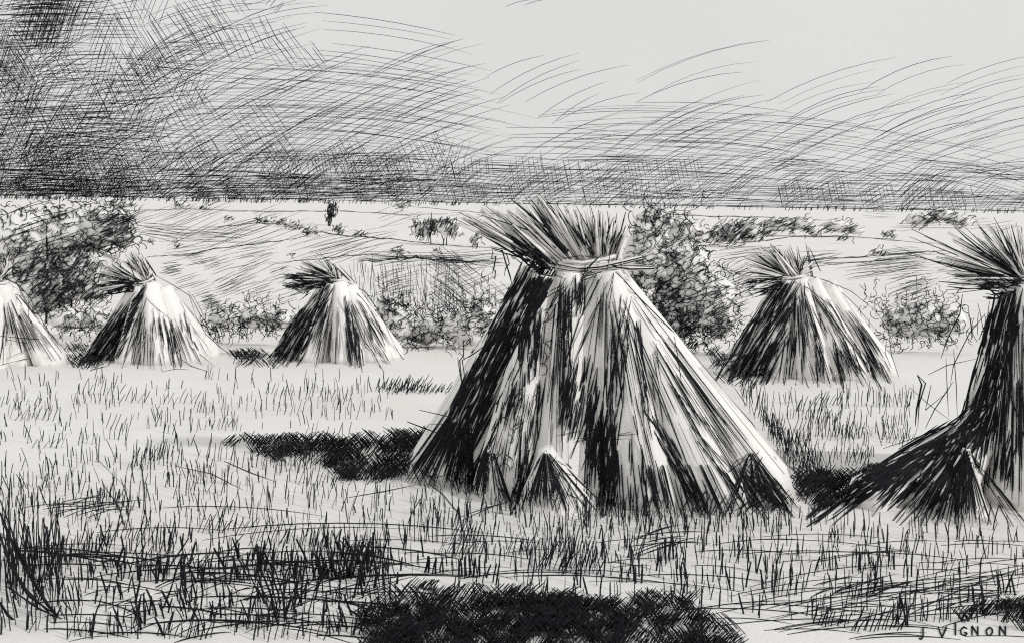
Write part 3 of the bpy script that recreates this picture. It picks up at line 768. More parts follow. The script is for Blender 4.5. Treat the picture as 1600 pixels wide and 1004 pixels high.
# ---- the stook in the right middle distance
D4 = 11.9
S4 = Stook('medium stook right of the largest one, dark left flank, pale rounded right side', 1270, 590, D4,
    [(1222, 440, 1165, 580, 12, 36, 0), (1235, 438, 1215, 588, 12, 32, -0.1), (1248, 436, 1270, 590, 13, 36, -0.1), (1265, 438, 1325, 590, 14, 38, 0), (1290, 446, 1372, 585, 16, 32, 0.1)], 1.0, (1245, 432), 3, 50)
m = S4.mass
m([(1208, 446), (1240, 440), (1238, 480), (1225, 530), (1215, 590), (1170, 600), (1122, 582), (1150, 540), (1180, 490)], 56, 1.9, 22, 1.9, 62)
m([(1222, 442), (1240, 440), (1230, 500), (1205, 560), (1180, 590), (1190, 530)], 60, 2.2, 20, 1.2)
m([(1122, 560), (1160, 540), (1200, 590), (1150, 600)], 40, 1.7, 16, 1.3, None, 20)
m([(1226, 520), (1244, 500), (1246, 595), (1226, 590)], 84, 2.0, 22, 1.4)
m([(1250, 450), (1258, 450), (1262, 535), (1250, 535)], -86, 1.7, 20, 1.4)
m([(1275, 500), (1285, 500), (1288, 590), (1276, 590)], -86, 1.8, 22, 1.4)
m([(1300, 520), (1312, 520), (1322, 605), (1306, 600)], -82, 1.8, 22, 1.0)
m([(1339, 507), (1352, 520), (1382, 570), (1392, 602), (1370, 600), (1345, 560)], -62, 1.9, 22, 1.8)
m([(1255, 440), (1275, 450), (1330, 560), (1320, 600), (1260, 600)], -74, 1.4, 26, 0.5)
S4.fan([(1240, 438), (1262, 440)], [(1200, 600), (1395, 605)], 100, 1.5, (0.1, 1.02), (0.1, 0.32))
S4.fan([(1262, 438), (1300, 452)], [(1330, 602), (1405, 608)], 36, 1.5, (0.15, 1.0), (0.1, 0.3), (0, 1), 0.01, 12)
for pl, w in [([(1252, 428), (1290, 438), (1330, 455), (1368, 485)], 1.5), ([(1368, 485), (1388, 515), (1393, 555), (1410, 605)], 1.5), ([(1240, 440), (1262, 450), (1300, 480), (1338, 525)], 1.5),
              ([(1250, 425), (1300, 442), (1340, 480), (1372, 520)], 1.2), ([(1386, 528), (1383, 550), (1393, 575)], 1.3), ([(1210, 446), (1180, 490), (1150, 535), (1128, 570)], 1.5)]:
    S4.stroke(pl, w)
tp = [(1153, 450), (1150, 423), (1160, 402), (1185, 386), (1203, 382), (1222, 386), (1236, 382), (1262, 395), (1285, 428)]
S4.crown(1236, 434, tp[:6], 70, 1.6, 46, 3.6, 3)
S4.crown(1246, 432, tp[4:], 30, 1.5, 30, 3.6, 4)
head_mass(S4, [(1160, 440), (1200, 432), (1236, 436), (1225, 450), (1195, 462), (1180, 460)], 14, 2.0, 26, 1.5, 8)
for q in [(1236, 432, 1152, 424), (1236, 436, 1157, 444), (1230, 428, 1162, 402), (1240, 425, 1187, 385), (1244, 420, 1203, 380), (1250, 425, 1234, 382), (1256, 430, 1246, 385), (1268, 432, 1259, 380),
          (1270, 432, 1262, 385), (1282, 424, 1264, 386), (1258, 408, 1290, 405), (1228, 440, 1165, 465)]:
    S4.spike(*q, 1.7)
band_twine(S4, [[(1222, 436), (1240, 434), (1258, 430)]], 4)
S4.finish()

# ---- second stook from the left of the three at the left
D3 = 14.3
S3 = Stook('small stook left of the largest one, with a narrow black wedge down its middle', 520, 568, D3,
    [(508, 446, 448, 560, 10, 26, 0), (520, 444, 490, 564, 10, 24, -0.1), (530, 442, 545, 566, 11, 26, -0.1), (545, 448, 588, 564, 12, 26, 0), (552, 456, 615, 560, 10, 20, 0.1)], 1.0, (528, 438), 3, 40)
m = S3.mass
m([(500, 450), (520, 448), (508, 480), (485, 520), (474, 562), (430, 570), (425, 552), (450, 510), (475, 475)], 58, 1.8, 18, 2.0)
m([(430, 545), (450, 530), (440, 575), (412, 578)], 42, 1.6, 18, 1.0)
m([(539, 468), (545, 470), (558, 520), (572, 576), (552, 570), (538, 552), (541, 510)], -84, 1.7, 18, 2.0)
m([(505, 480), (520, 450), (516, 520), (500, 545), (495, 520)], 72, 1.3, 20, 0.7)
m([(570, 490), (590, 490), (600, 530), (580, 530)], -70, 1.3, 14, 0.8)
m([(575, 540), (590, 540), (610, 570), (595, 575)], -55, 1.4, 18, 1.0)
S3.fan([(510, 446), (528, 440)], [(415, 576), (530, 578)], 60, 1.3, (0.2, 1.02), (0.1, 0.35))
S3.fan([(528, 440), (545, 445)], [(530, 578), (640, 576)], 36, 1.3, (0.15, 1.0), (0.1, 0.35))
for pl, w in [([(536, 437), (571, 456), (597, 494), (616, 539)], 1.5), ([(616, 539), (628, 558), (645, 574)], 1.4), ([(530, 436), (560, 460), (590, 495)], 1.3), ([(505, 455), (475, 490), (450, 530), (425, 555)], 1.4),
              ([(522, 445), (517, 480), (505, 530), (497, 570)], 1.3), ([(526, 465), (540, 490), (545, 520)], 1.0), ([(570, 500), (570, 540), (600, 565), (635, 580)], 1.0), ([(500, 545), (470, 560), (445, 580)], 1.3)]:
    S3.stroke(pl, w)
tp = [(452, 465), (441, 446), (444, 430), (455, 418), (472, 407), (495, 395), (520, 410), (540, 425)]
S3.crown(527, 437, tp, 60, 1.4, 60, 3.2, 3)
head_mass(S3, [(450, 428), (490, 424), (520, 436), (515, 446), (470, 456), (450, 452)], -8, 1.8, 24, 1.9, 10)
head_mass(S3, [(478, 450), (515, 440), (470, 470)], 35, 1.6, 20, 1.0, 10)
for q in [(527, 437, 444, 430), (527, 438, 441, 447), (526, 440, 450, 464), (525, 436, 457, 418), (524, 434, 470, 407), (527, 433, 476, 410), (530, 434, 494, 395), (545, 438, 500, 396), (548, 440, 520, 412), (555, 442, 530, 415)]:
    S3.spike(*q, 1.5)
band_twine(S3, [[(516, 438), (528, 438), (540, 436)]], 3.4)
S3.finish()

# ---- left stook
D2 = 14.1
S2 = Stook('small stook in front of the big round bush at the left', 225, 568, D2,
    [(212, 450, 160, 560, 10, 28, 0), (222, 448, 205, 566, 10, 26, -0.1), (235, 444, 252, 568, 12, 28, -0.1), (255, 450, 295, 564, 14, 26, 0), (262, 462, 325, 556, 12, 22, 0.1)], 1.0, (232, 440), 3, 40)
m = S2.mass
m([(208, 456), (226, 450), (212, 490), (196, 530), (184, 568), (140, 570), (128, 562), (152, 525), (175, 490)], 56, 1.8, 18, 2.1)
m([(112, 560), (150, 540), (165, 575), (125, 575)], 30, 1.5, 16, 1.3, None, 14)
m([(248, 510), (262, 497), (280, 530), (288, 570), (268, 565), (252, 540)], -80, 1.6, 16, 1.5)
m([(190, 500), (225, 470), (226, 560), (196, 560)], 72, 1.3, 22, 0.75)
m([(225, 500), (250, 500), (245, 560), (226, 560)], 88, 1.1, 22, 0.35)
m([(280, 500), (300, 495), (310, 530), (290, 530)], -80, 1.1, 16, 0.6)
S2.fan([(218, 446), (236, 442)], [(130, 576), (260, 580)], 64, 1.2, (0.25, 1.02), (0.1, 0.3))
S2.fan([(240, 440), (262, 450)], [(260, 578), (330, 570)], 30, 1.2, (0.35, 1.0), (0.1, 0.35))
for pl, w in [([(242, 430), (270, 445), (296, 462), (306, 494)], 1.3), ([(306, 494), (322, 522), (345, 543), (372, 560)], 1.3), ([(294, 455), (312, 490), (326, 510), (322, 515)], 1.4), ([(300, 460), (312, 480), (326, 508)], 1.1),
              ([(212, 456), (185, 492), (160, 530), (135, 560)], 1.4), ([(282, 560), (300, 572), (325, 580)], 1.5), ([(252, 580), (275, 576), (296, 577)], 1.3), ([(228, 465), (245, 482), (268, 500)], 1.0), ([(296, 540), (315, 555), (335, 572)], 1.2)]:
    S2.stroke(pl, w)
tp = [(146, 470), (147, 453), (152, 436), (153, 413), (175, 403), (196, 396), (204, 391), (220, 395), (240, 425)]
S2.crown(220, 442, tp[:5], 50, 1.5, 34, 3.2, 3)
S2.crown(234, 438, tp[4:], 16, 1.2, 36, 3.6, 5)
head_mass(S2, [(152, 445), (185, 436), (220, 442), (205, 456), (175, 464), (155, 466)], 10, 1.8, 24, 2.0, 10)
for q in [(218, 440, 153, 413), (218, 440, 156, 424), (218, 441, 156, 432), (218, 438, 175, 406), (212, 436, 196, 398), (222, 436, 204, 392), (226, 434, 204, 395), (245, 432, 220, 396), (244, 430, 226, 402), (222, 444, 240, 430)]:
    S2.spike(*q, 1.5)
band_twine(S2, [[(208, 446), (222, 443), (240, 434)]], 3.4)
S2.finish()

# ---- far left stook cut by the frame
D1 = 13.2
S1 = Stook('palest stook, cut off by the left edge of the view', -15, 565, D1,
    [(-5, 445, -70, 565, 12, 30, 0), (-2, 445, -20, 575, 12, 30, -0.1), (2, 445, 25, 570, 14, 28, -0.1), (12, 452, 62, 555, 14, 22, 0)], 1.0, (-5, 440), 3, 40)
m = S1.mass
m([(0, 510), (12, 500), (18, 550), (8, 556), (0, 548)], 84, 1.6, 18, 1.0)
S1.fan([(-8, 445), (12, 445)], [(-60, 570), (90, 556)], 70, 1.2, (0.2, 1.0), (0.1, 0.35))
for pl, w in [([(5, 432), (30, 446), (46, 464), (60, 490)], 1.5), ([(60, 490), (72, 512), (96, 545)], 1.4), ([(0, 444), (25, 460), (46, 466)], 1.2), ([(44, 464), (45, 495), (55, 515)], 1.2), ([(50, 475), (70, 508), (82, 530)], 1.2),
              ([(0, 524), (30, 528), (68, 530)], 1.5), ([(10, 530), (40, 536), (70, 538)], 1.3), ([(0, 570), (40, 560), (78, 558)], 1.3), ([(10, 560), (45, 545), (50, 543)], 1.1)]:
    S1.stroke(pl, w)
S1.crown(-2, 438, [(-60, 440), (-50, 405), (-20, 396), (8, 396), (22, 402), (22, 420)], 40, 1.4, 40, 3.4, 4)
for q in [(12, 430, 0, 402), (14, 425, 4, 396), (20, 432, 18, 400), (22, 436, 14, 396), (30, 446, -2, 430)]: S1.spike(*q, 1.5)
band_twine(S1, [[(-20, 440), (-4, 443), (12, 441)]], 3.4)
S1.finish()


# ------------------------------------------------------------------ bushes and trees
def lobes_mesh(lobes, depth, seed, sub=2):
    import bmesh
    V = []; Fq = []
    bm = bmesh.new(); bmesh.ops.create_icosphere(bm, subdivisions=sub, radius=1)
    base = [v.co.copy() for v in bm.verts]; fs = [[v.index for v in f.verts] for f in bm.faces]; bm.free()
    for i, (px, py, rx, ry) in enumerate(lobes):
        d = depth + 0.25 * rx * depth / F * math.sin(i * 2.4)
        c = P(px, py, d); s = d / F
        n0 = len(V)
        for b in base:
            f = 1 + 0.34 * noise.noise(b * 2.2 + Vector((seed, i * 3.7, 0))) + 0.12 * noise.noise(b * 6 + Vector((seed, i, 5)))
            q = c + np.array([b.x * rx * s, b.y * (rx + ry) * 0.42 * s, b.z * ry * s]) * f * 0.80
            q[2] = max(q[2], gz(q[0], q[1]) - 0.05)
            V.append(q)
        Fq += [[a + n0 for a in f] for f in fs]
    return V, Fq
class Bush:
    def __init__(s, name, label, cat, lobes, gx, gy, depth=None, group=None, part='crown'):
        d = ground_y(gx, gy) if depth is None else depth
        s.depth = d; s.px = d / F
        x = (gx - CX) / F * d
        s.root = empty(name, (x, d, gz(x, d))); tag(s.root, label, cat, group)
        V, Fq = lobes_mesh(lobes, d, gx * 0.1)
        s.crown = mesh_obj(part, V, Fq, M_LEAF, s.root, True)
        s.surf = Surf(d, True, 0.02 * d / 10); s.surf.add(V, Fq, 0)
        s.inks = {0: Ink()}; s.lobes = lobes
        if max(l[2] for l in lobes) > 33:
            for (lx, ly, rx, ry) in lobes:
                for k in range(int((rx + ry) * 0.6)):
                    t = U(0, 6.28); f = U(0.82, 1.1) if R() < 0.6 else U(0.1, 0.9)
                    lay(s.surf, s.inks, squiggle(lx + rx*f*math.cos(t), min(gy - 3, ly + ry*f*math.sin(t)), U(8, 15), 9, None, 0.8), 1.15, 0)
    def stroke(s, pl, w): lay(s.surf, s.inks, pl, w, 0)
    def scrib(s, poly, cover, size, w, k=10, ang=None, loops=1.0):
        n = int(0.46 * cover * area(poly) / (size * size)) + 1
        for i in range(n):
            x, y = pick(poly); s.stroke(squiggle(x, y, size * U(0.6, 1.5), k, ang, loops), 0.82 * w * U(0.7, 1.3))
    def hatch(s, poly, ang, L, w, cover, jit=8, bend=0.0):
        for i in range(int(0.55 * cover * area(poly) / (w * L)) + 1):
            x, y = pick(poly); s.stroke(arc(x, y, ang + N(jit), L * U(0.5, 1.2), bend, 4), 0.85 * w * U(0.7, 1.3))
    def trunk(s, lines, w, name='trunk'):
        t = Ink()
        for q in lines: t.line([P(x, y, s.depth) for x, y in q], np.linspace(1, 0.5, len(q)) * w * s.px)
        t.build(name, M_INK, s.root)
    def finish(s):
        s.inks[0].build('leaf_strokes', M_INK, s.crown)

# big round bush at the left
b = Bush('bush', 'big rounded bush at the far left, pale top and dark scribbled underside', 'bush',
         [(30, 380, 95, 62), (110, 365, 80, 58), (165, 350, 45, 38), (60, 440, 90, 60), (135, 430, 55, 55), (190, 360, 26, 36), (-20, 400, 70, 60)], 90, 505, 19.5)
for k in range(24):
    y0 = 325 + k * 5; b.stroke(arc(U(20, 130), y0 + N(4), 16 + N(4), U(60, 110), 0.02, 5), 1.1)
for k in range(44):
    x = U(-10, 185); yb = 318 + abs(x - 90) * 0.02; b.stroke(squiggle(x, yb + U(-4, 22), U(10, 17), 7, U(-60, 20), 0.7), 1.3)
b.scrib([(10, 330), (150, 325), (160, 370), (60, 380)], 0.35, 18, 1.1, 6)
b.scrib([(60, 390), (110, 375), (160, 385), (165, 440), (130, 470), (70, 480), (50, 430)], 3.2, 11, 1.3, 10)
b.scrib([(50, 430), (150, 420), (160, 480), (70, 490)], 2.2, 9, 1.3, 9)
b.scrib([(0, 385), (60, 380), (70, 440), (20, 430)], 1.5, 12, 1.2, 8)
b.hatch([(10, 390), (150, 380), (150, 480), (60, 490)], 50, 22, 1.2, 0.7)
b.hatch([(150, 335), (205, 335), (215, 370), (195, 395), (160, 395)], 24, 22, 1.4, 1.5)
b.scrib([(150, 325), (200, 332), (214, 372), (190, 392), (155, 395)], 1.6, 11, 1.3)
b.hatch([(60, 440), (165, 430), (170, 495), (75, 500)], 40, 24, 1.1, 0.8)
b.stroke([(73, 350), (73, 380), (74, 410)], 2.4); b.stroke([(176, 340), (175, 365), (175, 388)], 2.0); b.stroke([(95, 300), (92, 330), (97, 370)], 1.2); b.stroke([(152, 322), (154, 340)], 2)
b.trunk([[(73, 505), (73, 450), (74, 410)], [(110, 505), (112, 460), (120, 400)]], 4)
b.finish()

def low_bush(label, lobes, gx, gy, poly, cover=2.4, size=11, w=1.3, sprigs=(), depth=None, group='low bushes along the field edge', name='bush'):
    b = Bush(name, label, 'bush', lobes, gx, gy, depth, group)
    b.scrib(poly, cover, size, w, 10)
    x0, x1 = min(p[0] for p in poly), max(p[0] for p in poly); y1 = max(p[1] for p in poly)
    b.scrib([(x0+4, y1-12), (x1-4, y1-12), (x1-4, y1), (x0+4, y1)], cover * 0.9, size * 0.8, w)
    for (x, yb, yt) in sprigs:
        sp = Ink()
        h = yb - yt; n = int(h / 5) + 3; pl = []
        for i in range(n):
            t = i / (n - 1); pl.append((x + math.sin(i * 1.9) * (3.4 * (1 - t) + 1) + N(0.8), yb - h * t + math.cos(i*1.9)*2))
        q = []
        for i in range(len(pl) - 1): q += [pl[i], ((pl[i][0]+pl[i+1][0])/2, (pl[i][1]+pl[i+1][1])/2)]
        sp.line([P(a, c, b.depth - 0.05) for a, c in q], [w * 0.8 * b.px] * len(q))
        for k in range(6):
            yy = U(yt + 6, yb); s = squiggle(x + N(3), yy, 7, 6)
            sp.line([P(a, c, b.depth - 0.08) for a, c in s], [w * 0.7 * b.px] * len(s))
        sp.build('sprig', M_INK, b.root)
    b.finish(); return b
low_bush('low bush hidden behind the left stook, right of the palest one', [(105, 498, 36, 22), (150, 500, 34, 22)], 125, 524, [(70, 490), (100, 476), (180, 480), (185, 510), (120, 520), (75, 512)], 1.5, 12, 1.1, (), 16.8)
low_bush('low tangled bush between the two small stooks at the left', [(355, 498, 34, 18), (400, 495, 38, 24), (440, 500, 30, 20)], 395, 524, [(322, 500), (350, 480), (400, 466), (455, 470), (455, 520), (330, 520)], 2.5, 12, 1.2, [(388, 495, 450), (436, 490, 458), (360, 500, 470), (410, 495, 462)], 17)
low_bush('leafy bush right beside the small stook with the black wedge', [(620, 505, 34, 36), (605, 480, 20, 22)], 620, 540, [(580, 452), (620, 455), (650, 480), (655, 540), (610, 540)], 2.6, 11, 1.3, [(598, 485, 432), (640, 500, 448), (615, 490, 450), (628, 500, 458)], 16.6)
low_bush('bush with tall curling sprigs in the hedge left of the largest stook', [(665, 515, 38, 28)], 665, 543, [(635, 490), (665, 465), (705, 480), (705, 542), (640, 542)], 2.6, 12, 1.3, [(662, 510, 448), (695, 510, 450), (675, 505, 462), (648, 510, 462), (684, 500, 470)], 16.9)
low_bush('dark bush touching the left flank of the largest stook', [(725, 512, 40, 34), (752, 495, 26, 30)], 730, 545, [(695, 480), (725, 460), (768, 450), (768, 520), (735, 546), (695, 542)], 2.6, 12, 1.3, [(724, 500, 445), (752, 490, 425), (762, 480, 430), (741, 490, 438), (708, 500, 455)], 16.4)

b = Bush('bush', 'tall tangled bush behind the right shoulder of the largest stook', 'bush',
         [(1010, 400, 48, 70), (1060, 420, 62, 62), (1100, 470, 60, 60), (1020, 350, 36, 34), (1050, 490, 60, 50), (1120, 500, 34, 36), (1070, 365, 34, 30)], 1070, 545, 15.5)
b.scrib([(985, 340), (1040, 330), (1100, 400), (1130, 440), (1120, 540), (1085, 545), (1000, 440)], 1.7, 12, 1.4, 11)
b.scrib([(975, 430), (1010, 430), (1110, 540), (1080, 545)], 4.2, 10, 1.6, 11)
b.scrib([(1070, 490), (1155, 500), (1150, 535), (1085, 545)], 2.6, 10, 1.3, 10)
b.hatch([(1000, 390), (1090, 400), (1140, 470), (1130, 530), (1080, 540)], 30, 24, 1.1, 0.6)
b.hatch([(1100, 430), (1190, 440), (1170, 500), (1110, 510)], 24, 26, 0.9, 0.4)
b.scrib([(1110, 400), (1150, 410), (1190, 470), (1170, 530), (1110, 540)], 0.8, 13, 1.1, 8, None, 0.8)
b.hatch([(963, 424), (978, 424), (1090, 535), (1085, 555)], 50, 14, 1.6, 1.8, 20)
b.scrib([(995, 305), (1050, 315), (1080, 350), (1040, 400), (990, 380)], 1.2, 14, 1.3, 9, None, 0.8)
b.scrib([(1040, 330), (1100, 340), (1130, 400), (1120, 470), (1070, 420)], 0.9, 16, 1.2, 8, None, 0.8)
sp = Ink()
for x, yb, yt in [(994, 370, 302), (1004, 360, 306), (1020, 380, 308), (1032, 370, 312), (1044, 390, 330), (1066, 360, 328), (1088, 400, 335), (1128, 480, 400), (1144, 470, 420), (1146, 505, 440), (1160, 505, 455), (1098, 320, 296), (1106, 440, 400)]:
    q = squiggle(x, yb, (yb - yt) * 0.42, 16, 90 + N(8), 0.9)
    q = [(a, min(c, yb)) for a, c in q]
    sp = Ink(); sp.line([P(a, c, b.depth - 0.15) for a, c in q], [1.3 * b.px] * len(q)); sp.build('sprig', M_INK, b.root)
b.finish()

low_bush('low leafy bush between the medium stook and the right-hand large stook', [(1440, 500, 50, 34), (1400, 505, 30, 26), (1480, 500, 34, 32)], 1440, 540,
         [(1345, 470), (1390, 465), (1420, 470), (1490, 450), (1510, 520), (1460, 535), (1398, 540)], 2.0, 12, 1.2, [(1352, 480, 440), (1368, 490, 430), (1384, 500, 445), (1400, 510, 455), (1416, 505, 448), (1432, 500, 430), (1460, 500, 448), (1480, 510, 465), (1496, 480, 450), (1446, 490, 430)], 15.5)

def far_tree(name, label, cat, lobes, gx, gy, dens=1.6, size=6, w=1.2, trunks=(), ang=40, hatch=1.0, group=None):
    b = Bush(name, label, cat, lobes, gx, gy, None, group)
    for (px, py, rx, ry) in lobes:
        poly = [(px + rx*1.05*math.cos(t), py + ry*1.05*math.sin(t)) for t in np.linspace(0, 6.28, 12)[:-1]]
        b.scrib(poly, dens, size, w, 8)
        b.hatch(poly, ang, size * 1.8, w, hatch, 12)
    if trunks: b.trunk(trunks, 2.2)
    b.finish(); return b
far_tree('tree', 'left one of the two round trees standing together on the valley slope', 'tree', [(662, 358, 19, 15), (676, 352, 14, 13)], 672, 382, 3.2, 7, 1.4, [[(673, 383), (673, 375), (670, 362)]], 70, 1.2)
far_tree('tree', 'right one of the two round trees, with a forked trunk', 'tree', [(697, 356, 18, 16), (711, 360, 12, 11), (700, 346, 13, 8)], 695, 384, 2.6, 8, 1.3, [[(693, 385), (693, 375), (688, 362)], [(698, 385), (698, 374), (700, 362)]], 60, 0.5)
far_tree('tree', 'small ragged tree just right of the two round trees', 'tree', [(742, 376, 12, 10), (748, 368, 6, 8)], 744, 387, 1.2, 6, 1.1, [[(746, 388), (746, 370)]], 70, 0.6)
far_tree('tree', 'little dark tree alone below the two round trees', 'tree', [(622, 392, 14, 7)], 621, 404, 1.6, 6, 1.3, [[(621, 404), (621, 396)]], 10, 1.0)
far_tree('poplar_tree', 'slim dark poplar on the left part of the ridge', 'tree', [(519, 328, 9, 13), (516, 342, 7, 9)], 516, 352, 3.2, 5, 1.4, [[(516, 352), (516, 344)]], 78, 2.4)
far_tree('bush', 'dark shrub at the foot of the poplar', 'bush', [(530, 358, 10, 8)], 531, 367, 1.6, 5, 1.1, (), 60, 1.2)
far_tree('tree', 'small round tree on the ridge right of the poplar', 'tree', [(629, 320, 13, 8)], 628, 331, 2.0, 6, 1.1, (), 30, 1.2)
HG = 'shrubs scattered over the far slopes'
for (x, y, rx, ry, gy, lab) in [(412, 343, 14, 5, 348, 'leftmost shrub of the hedge line running down from the ridge'), (442, 347, 16, 5, 354, 'middle shrub of the hedge line, the widest one'),
        (461, 353, 12, 6, 359, 'dark shrub at the bend of the hedge line'), (487, 361, 15, 7, 370, 'rounded bush standing just below the hedge line'), (563, 365, 14, 4, 370, 'flat dark shrub right of the shrub under the poplar'),
        (283, 320, 13, 4, 325, 'small dark shrub just under the ridge at the left'), (319, 324, 10, 4, 329, 'second small shrub under the ridge, right of the first'), (357, 341, 9, 4, 346, 'tiny shrub alone left of the hedge line'),
        (188, 320, 24, 7, 328, 'dark shrub under the ridge behind the big bush'), (232, 376, 9, 3, 380, 'small low shrub right of the big left bush'), (276, 383, 8, 4, 388, 'tiny round shrub in the pale left field'),
        (458, 396, 7, 2, 399, 'tiny flat shrub above the small stook'), (682, 391, 7, 3, 395, 'tiny shrub right of the little dark tree'),
        (1272, 364, 13, 6, 371, 'dark shrub at the left end of the right copse foot'), (1316, 374, 9, 5, 381, 'loose round shrub in the pale right field'), (1372, 394, 12, 7, 403, 'dark pointed shrub in the pale right field'),
        (1390, 366, 13, 6, 373, 'small shrub right above the pointed one')]:
    far_tree('shrub', lab, 'shrub', [(x, y, rx, ry)], x, gy, 1.7, 5, 1.15, (), 35, 1.1, HG)
far_tree('copse', 'darkest leafy thicket right of the tall bush', 'thicket', [(1140, 363, 28, 20), (1170, 360, 26, 20), (1120, 368, 14, 14)], 1150, 386, 2.2, 7, 1.2, (), 40, 1.0)
far_tree('copse', 'long thicket behind the medium stook head', 'thicket', [(1215, 352, 30, 14), (1250, 350, 26, 13), (1195, 358, 18, 12)], 1225, 369, 1.6, 8, 1.1, (), 25, 0.8)
far_tree('copse', 'low flat thicket on the right slope', 'thicket', [(1310, 354, 28, 12), (1335, 360, 16, 8)], 1315, 370, 1.4, 8, 1.1, (), 20, 0.7)
far_tree('copse', 'dark thicket on the ridge above the right-hand large stook', 'thicket', [(1440, 344, 30, 10), (1470, 336, 26, 12), (1500, 345, 26, 10)], 1455, 356, 1.8, 8, 1.1, (), 30, 0.8)

# ------------------------------------------------------------------ foreground
grass = Ink(); thick = Ink(); dark = Ink(); loose = Ink()
def blades(ink, poly, n, h, w, lean=2, bend=0.5, dy=0.0):
    for k in range(int(n * 0.8)):
        x, y = pick(poly); hh = U(*h)
        stalk(ink, x, y, hh, N(lean * hh / 15), w * U(0.6, 1.4), N(bend * hh / 20), 4, N(0.15) + dy)
def cluster(ink, x, y, n, sp, h, w, lean, row=0.0):
    for i in range(n):
        stalk(ink, x + (i - n/2) * sp + N(1), y + N(2) + row * i, h * U(0.6, 1.2), lean + N(h * 0.08), w * U(0.7, 1.3), N(h * 0.03), 4)
# sparse short stubble in the sunlit field
blades(grass, [(0, 590), (620, 590), (640, 660), (0, 700)], 300, (10, 26), 1.1)
blades(grass, [(0, 690), (330, 690), (500, 760), (640, 770), (600, 830), (0, 830)], 300, (12, 32), 1.2, 3)
blades(grass, [(1150, 610), (1430, 620), (1420, 700), (1230, 700)], 90, (12, 28), 1.1)
for k in range(26): cluster(grass, U(20, 620), U(610, 700), random.randint(4, 9), U(7, 11), U(16, 26), 1.0, U(-1, 10))
for k in range(16): cluster(grass, U(40, 560), U(735, 745) - 10 + N(12), random.randint(6, 12), U(5, 8), U(22, 36), 1.3, U(-4, 10))
for k in range(8): cluster(grass, U(590, 715), U(606, 616), 12, 5, U(10, 18), 1.3, U(2, 10))
for k in range(26): cluster(grass, U(1180, 1440), U(630, 735), random.randint(7, 12), U(4, 7), U(16, 34), 1.1, U(-4, 10))
blades(grass, [(1185, 650), (1240, 690), (1300, 740), (1260, 770)], 120, (20, 50), 1.1, 3)
blades(grass, [(1130, 590), (1160, 600), (1230, 700), (1240, 740)], 70, (18, 44), 1.1, 3)
# middle rows in front of the stooks
blades(grass, [(0, 740), (700, 770), (1600, 840), (1600, 900), (0, 900)], 900, (12, 40), 1.4, 2.2)
blades(grass, [(700, 800), (1600, 820), (1600, 990), (700, 930)], 420, (16, 42), 1.7, 2.0)
blades(grass, [(640, 780), (1280, 806), (1280, 835), (640, 830)], 210, (14, 34), 1.4, 1.8)
blades(thick, [(0, 850), (640, 840), (600, 1000), (0, 1000)], 400, (18, 38), 2.3, 3)
blades(thick, [(180, 880), (600, 870), (600, 990), (180, 995)], 150, (24, 44), 3.0, 4)
blades(thick, [(560, 860), (1600, 880), (1600, 1004), (1100, 960), (700, 905)], 190, (20, 44), 2.4, 2)
for k in range(20): cluster(thick, U(100, 620), U(870, 1000), random.randint(5, 9), U(7, 12), U(22, 40), 1.8, U(-6, 12))
for k in range(30): cluster(grass, U(60, 1180), U(830, 905), random.randint(6, 13), U(4, 7), U(24, 46), 1.4, U(-2, 16))
for (x, y, n, h, w, l) in [(520, 905, 8, 46, 3.2, -10), (545, 900, 6, 46, 2.6, 18), (430, 940, 7, 70, 2.8, -22), (460, 945, 6, 60, 2.6, 14), (680, 896, 6, 34, 3.2, 1), (740, 900, 8, 34, 3.2, 0), (240, 905, 9, 34, 2.2, 4),
                           (560, 880, 8, 34, 3, 10), (860, 890, 9, 46, 1.8, 20), (905, 895, 11, 44, 1.8, 14), (990, 910, 6, 30, 2.8, 2), (1230, 930, 7, 36, 1.6, 6), (1350, 930, 7, 34, 1.8, 8),
                           (250, 850, 10, 34, 1.8, 3), (170, 790, 12, 26, 1.5, 4), (350, 830, 14, 30, 1.5, 14), (1300, 975, 10, 30, 2.0, 8), (1460, 970, 10, 46, 1.8, 4), (1370, 985, 14, 36, 2.0, 16)]:
    cluster(thick, x, y, n, 6, h, w, l)
blades(grass, [(1600, 560), (2300, 560), (2300, 960), (1600, 960)], 700, (14, 36), 1.4, 2)
blades(grass, [(-500, 600), (0, 600), (0, 980), (-500, 980)], 500, (14, 36), 1.4, 2)
# cast shadows on the ground, built as very dense crossing black strokes
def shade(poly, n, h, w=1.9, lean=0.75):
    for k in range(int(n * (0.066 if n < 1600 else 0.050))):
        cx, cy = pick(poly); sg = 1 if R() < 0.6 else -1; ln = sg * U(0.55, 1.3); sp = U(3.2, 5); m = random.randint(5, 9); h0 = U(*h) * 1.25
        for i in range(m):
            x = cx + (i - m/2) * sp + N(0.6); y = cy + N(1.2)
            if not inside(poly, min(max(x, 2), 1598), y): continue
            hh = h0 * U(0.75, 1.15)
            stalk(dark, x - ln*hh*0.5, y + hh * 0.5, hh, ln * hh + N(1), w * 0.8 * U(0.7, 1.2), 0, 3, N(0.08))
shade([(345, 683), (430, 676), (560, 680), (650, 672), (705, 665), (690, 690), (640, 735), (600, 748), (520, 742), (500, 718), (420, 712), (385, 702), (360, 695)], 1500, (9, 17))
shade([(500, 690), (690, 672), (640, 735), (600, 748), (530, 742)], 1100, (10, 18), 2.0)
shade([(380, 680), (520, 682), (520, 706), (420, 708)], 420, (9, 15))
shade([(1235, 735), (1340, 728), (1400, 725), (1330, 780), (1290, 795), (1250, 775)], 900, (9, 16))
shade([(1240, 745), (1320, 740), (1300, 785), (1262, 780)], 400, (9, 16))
shade([(95, 540), (140, 535), (160, 560), (150, 572), (110, 570)], 230, (7, 12), 1.6)
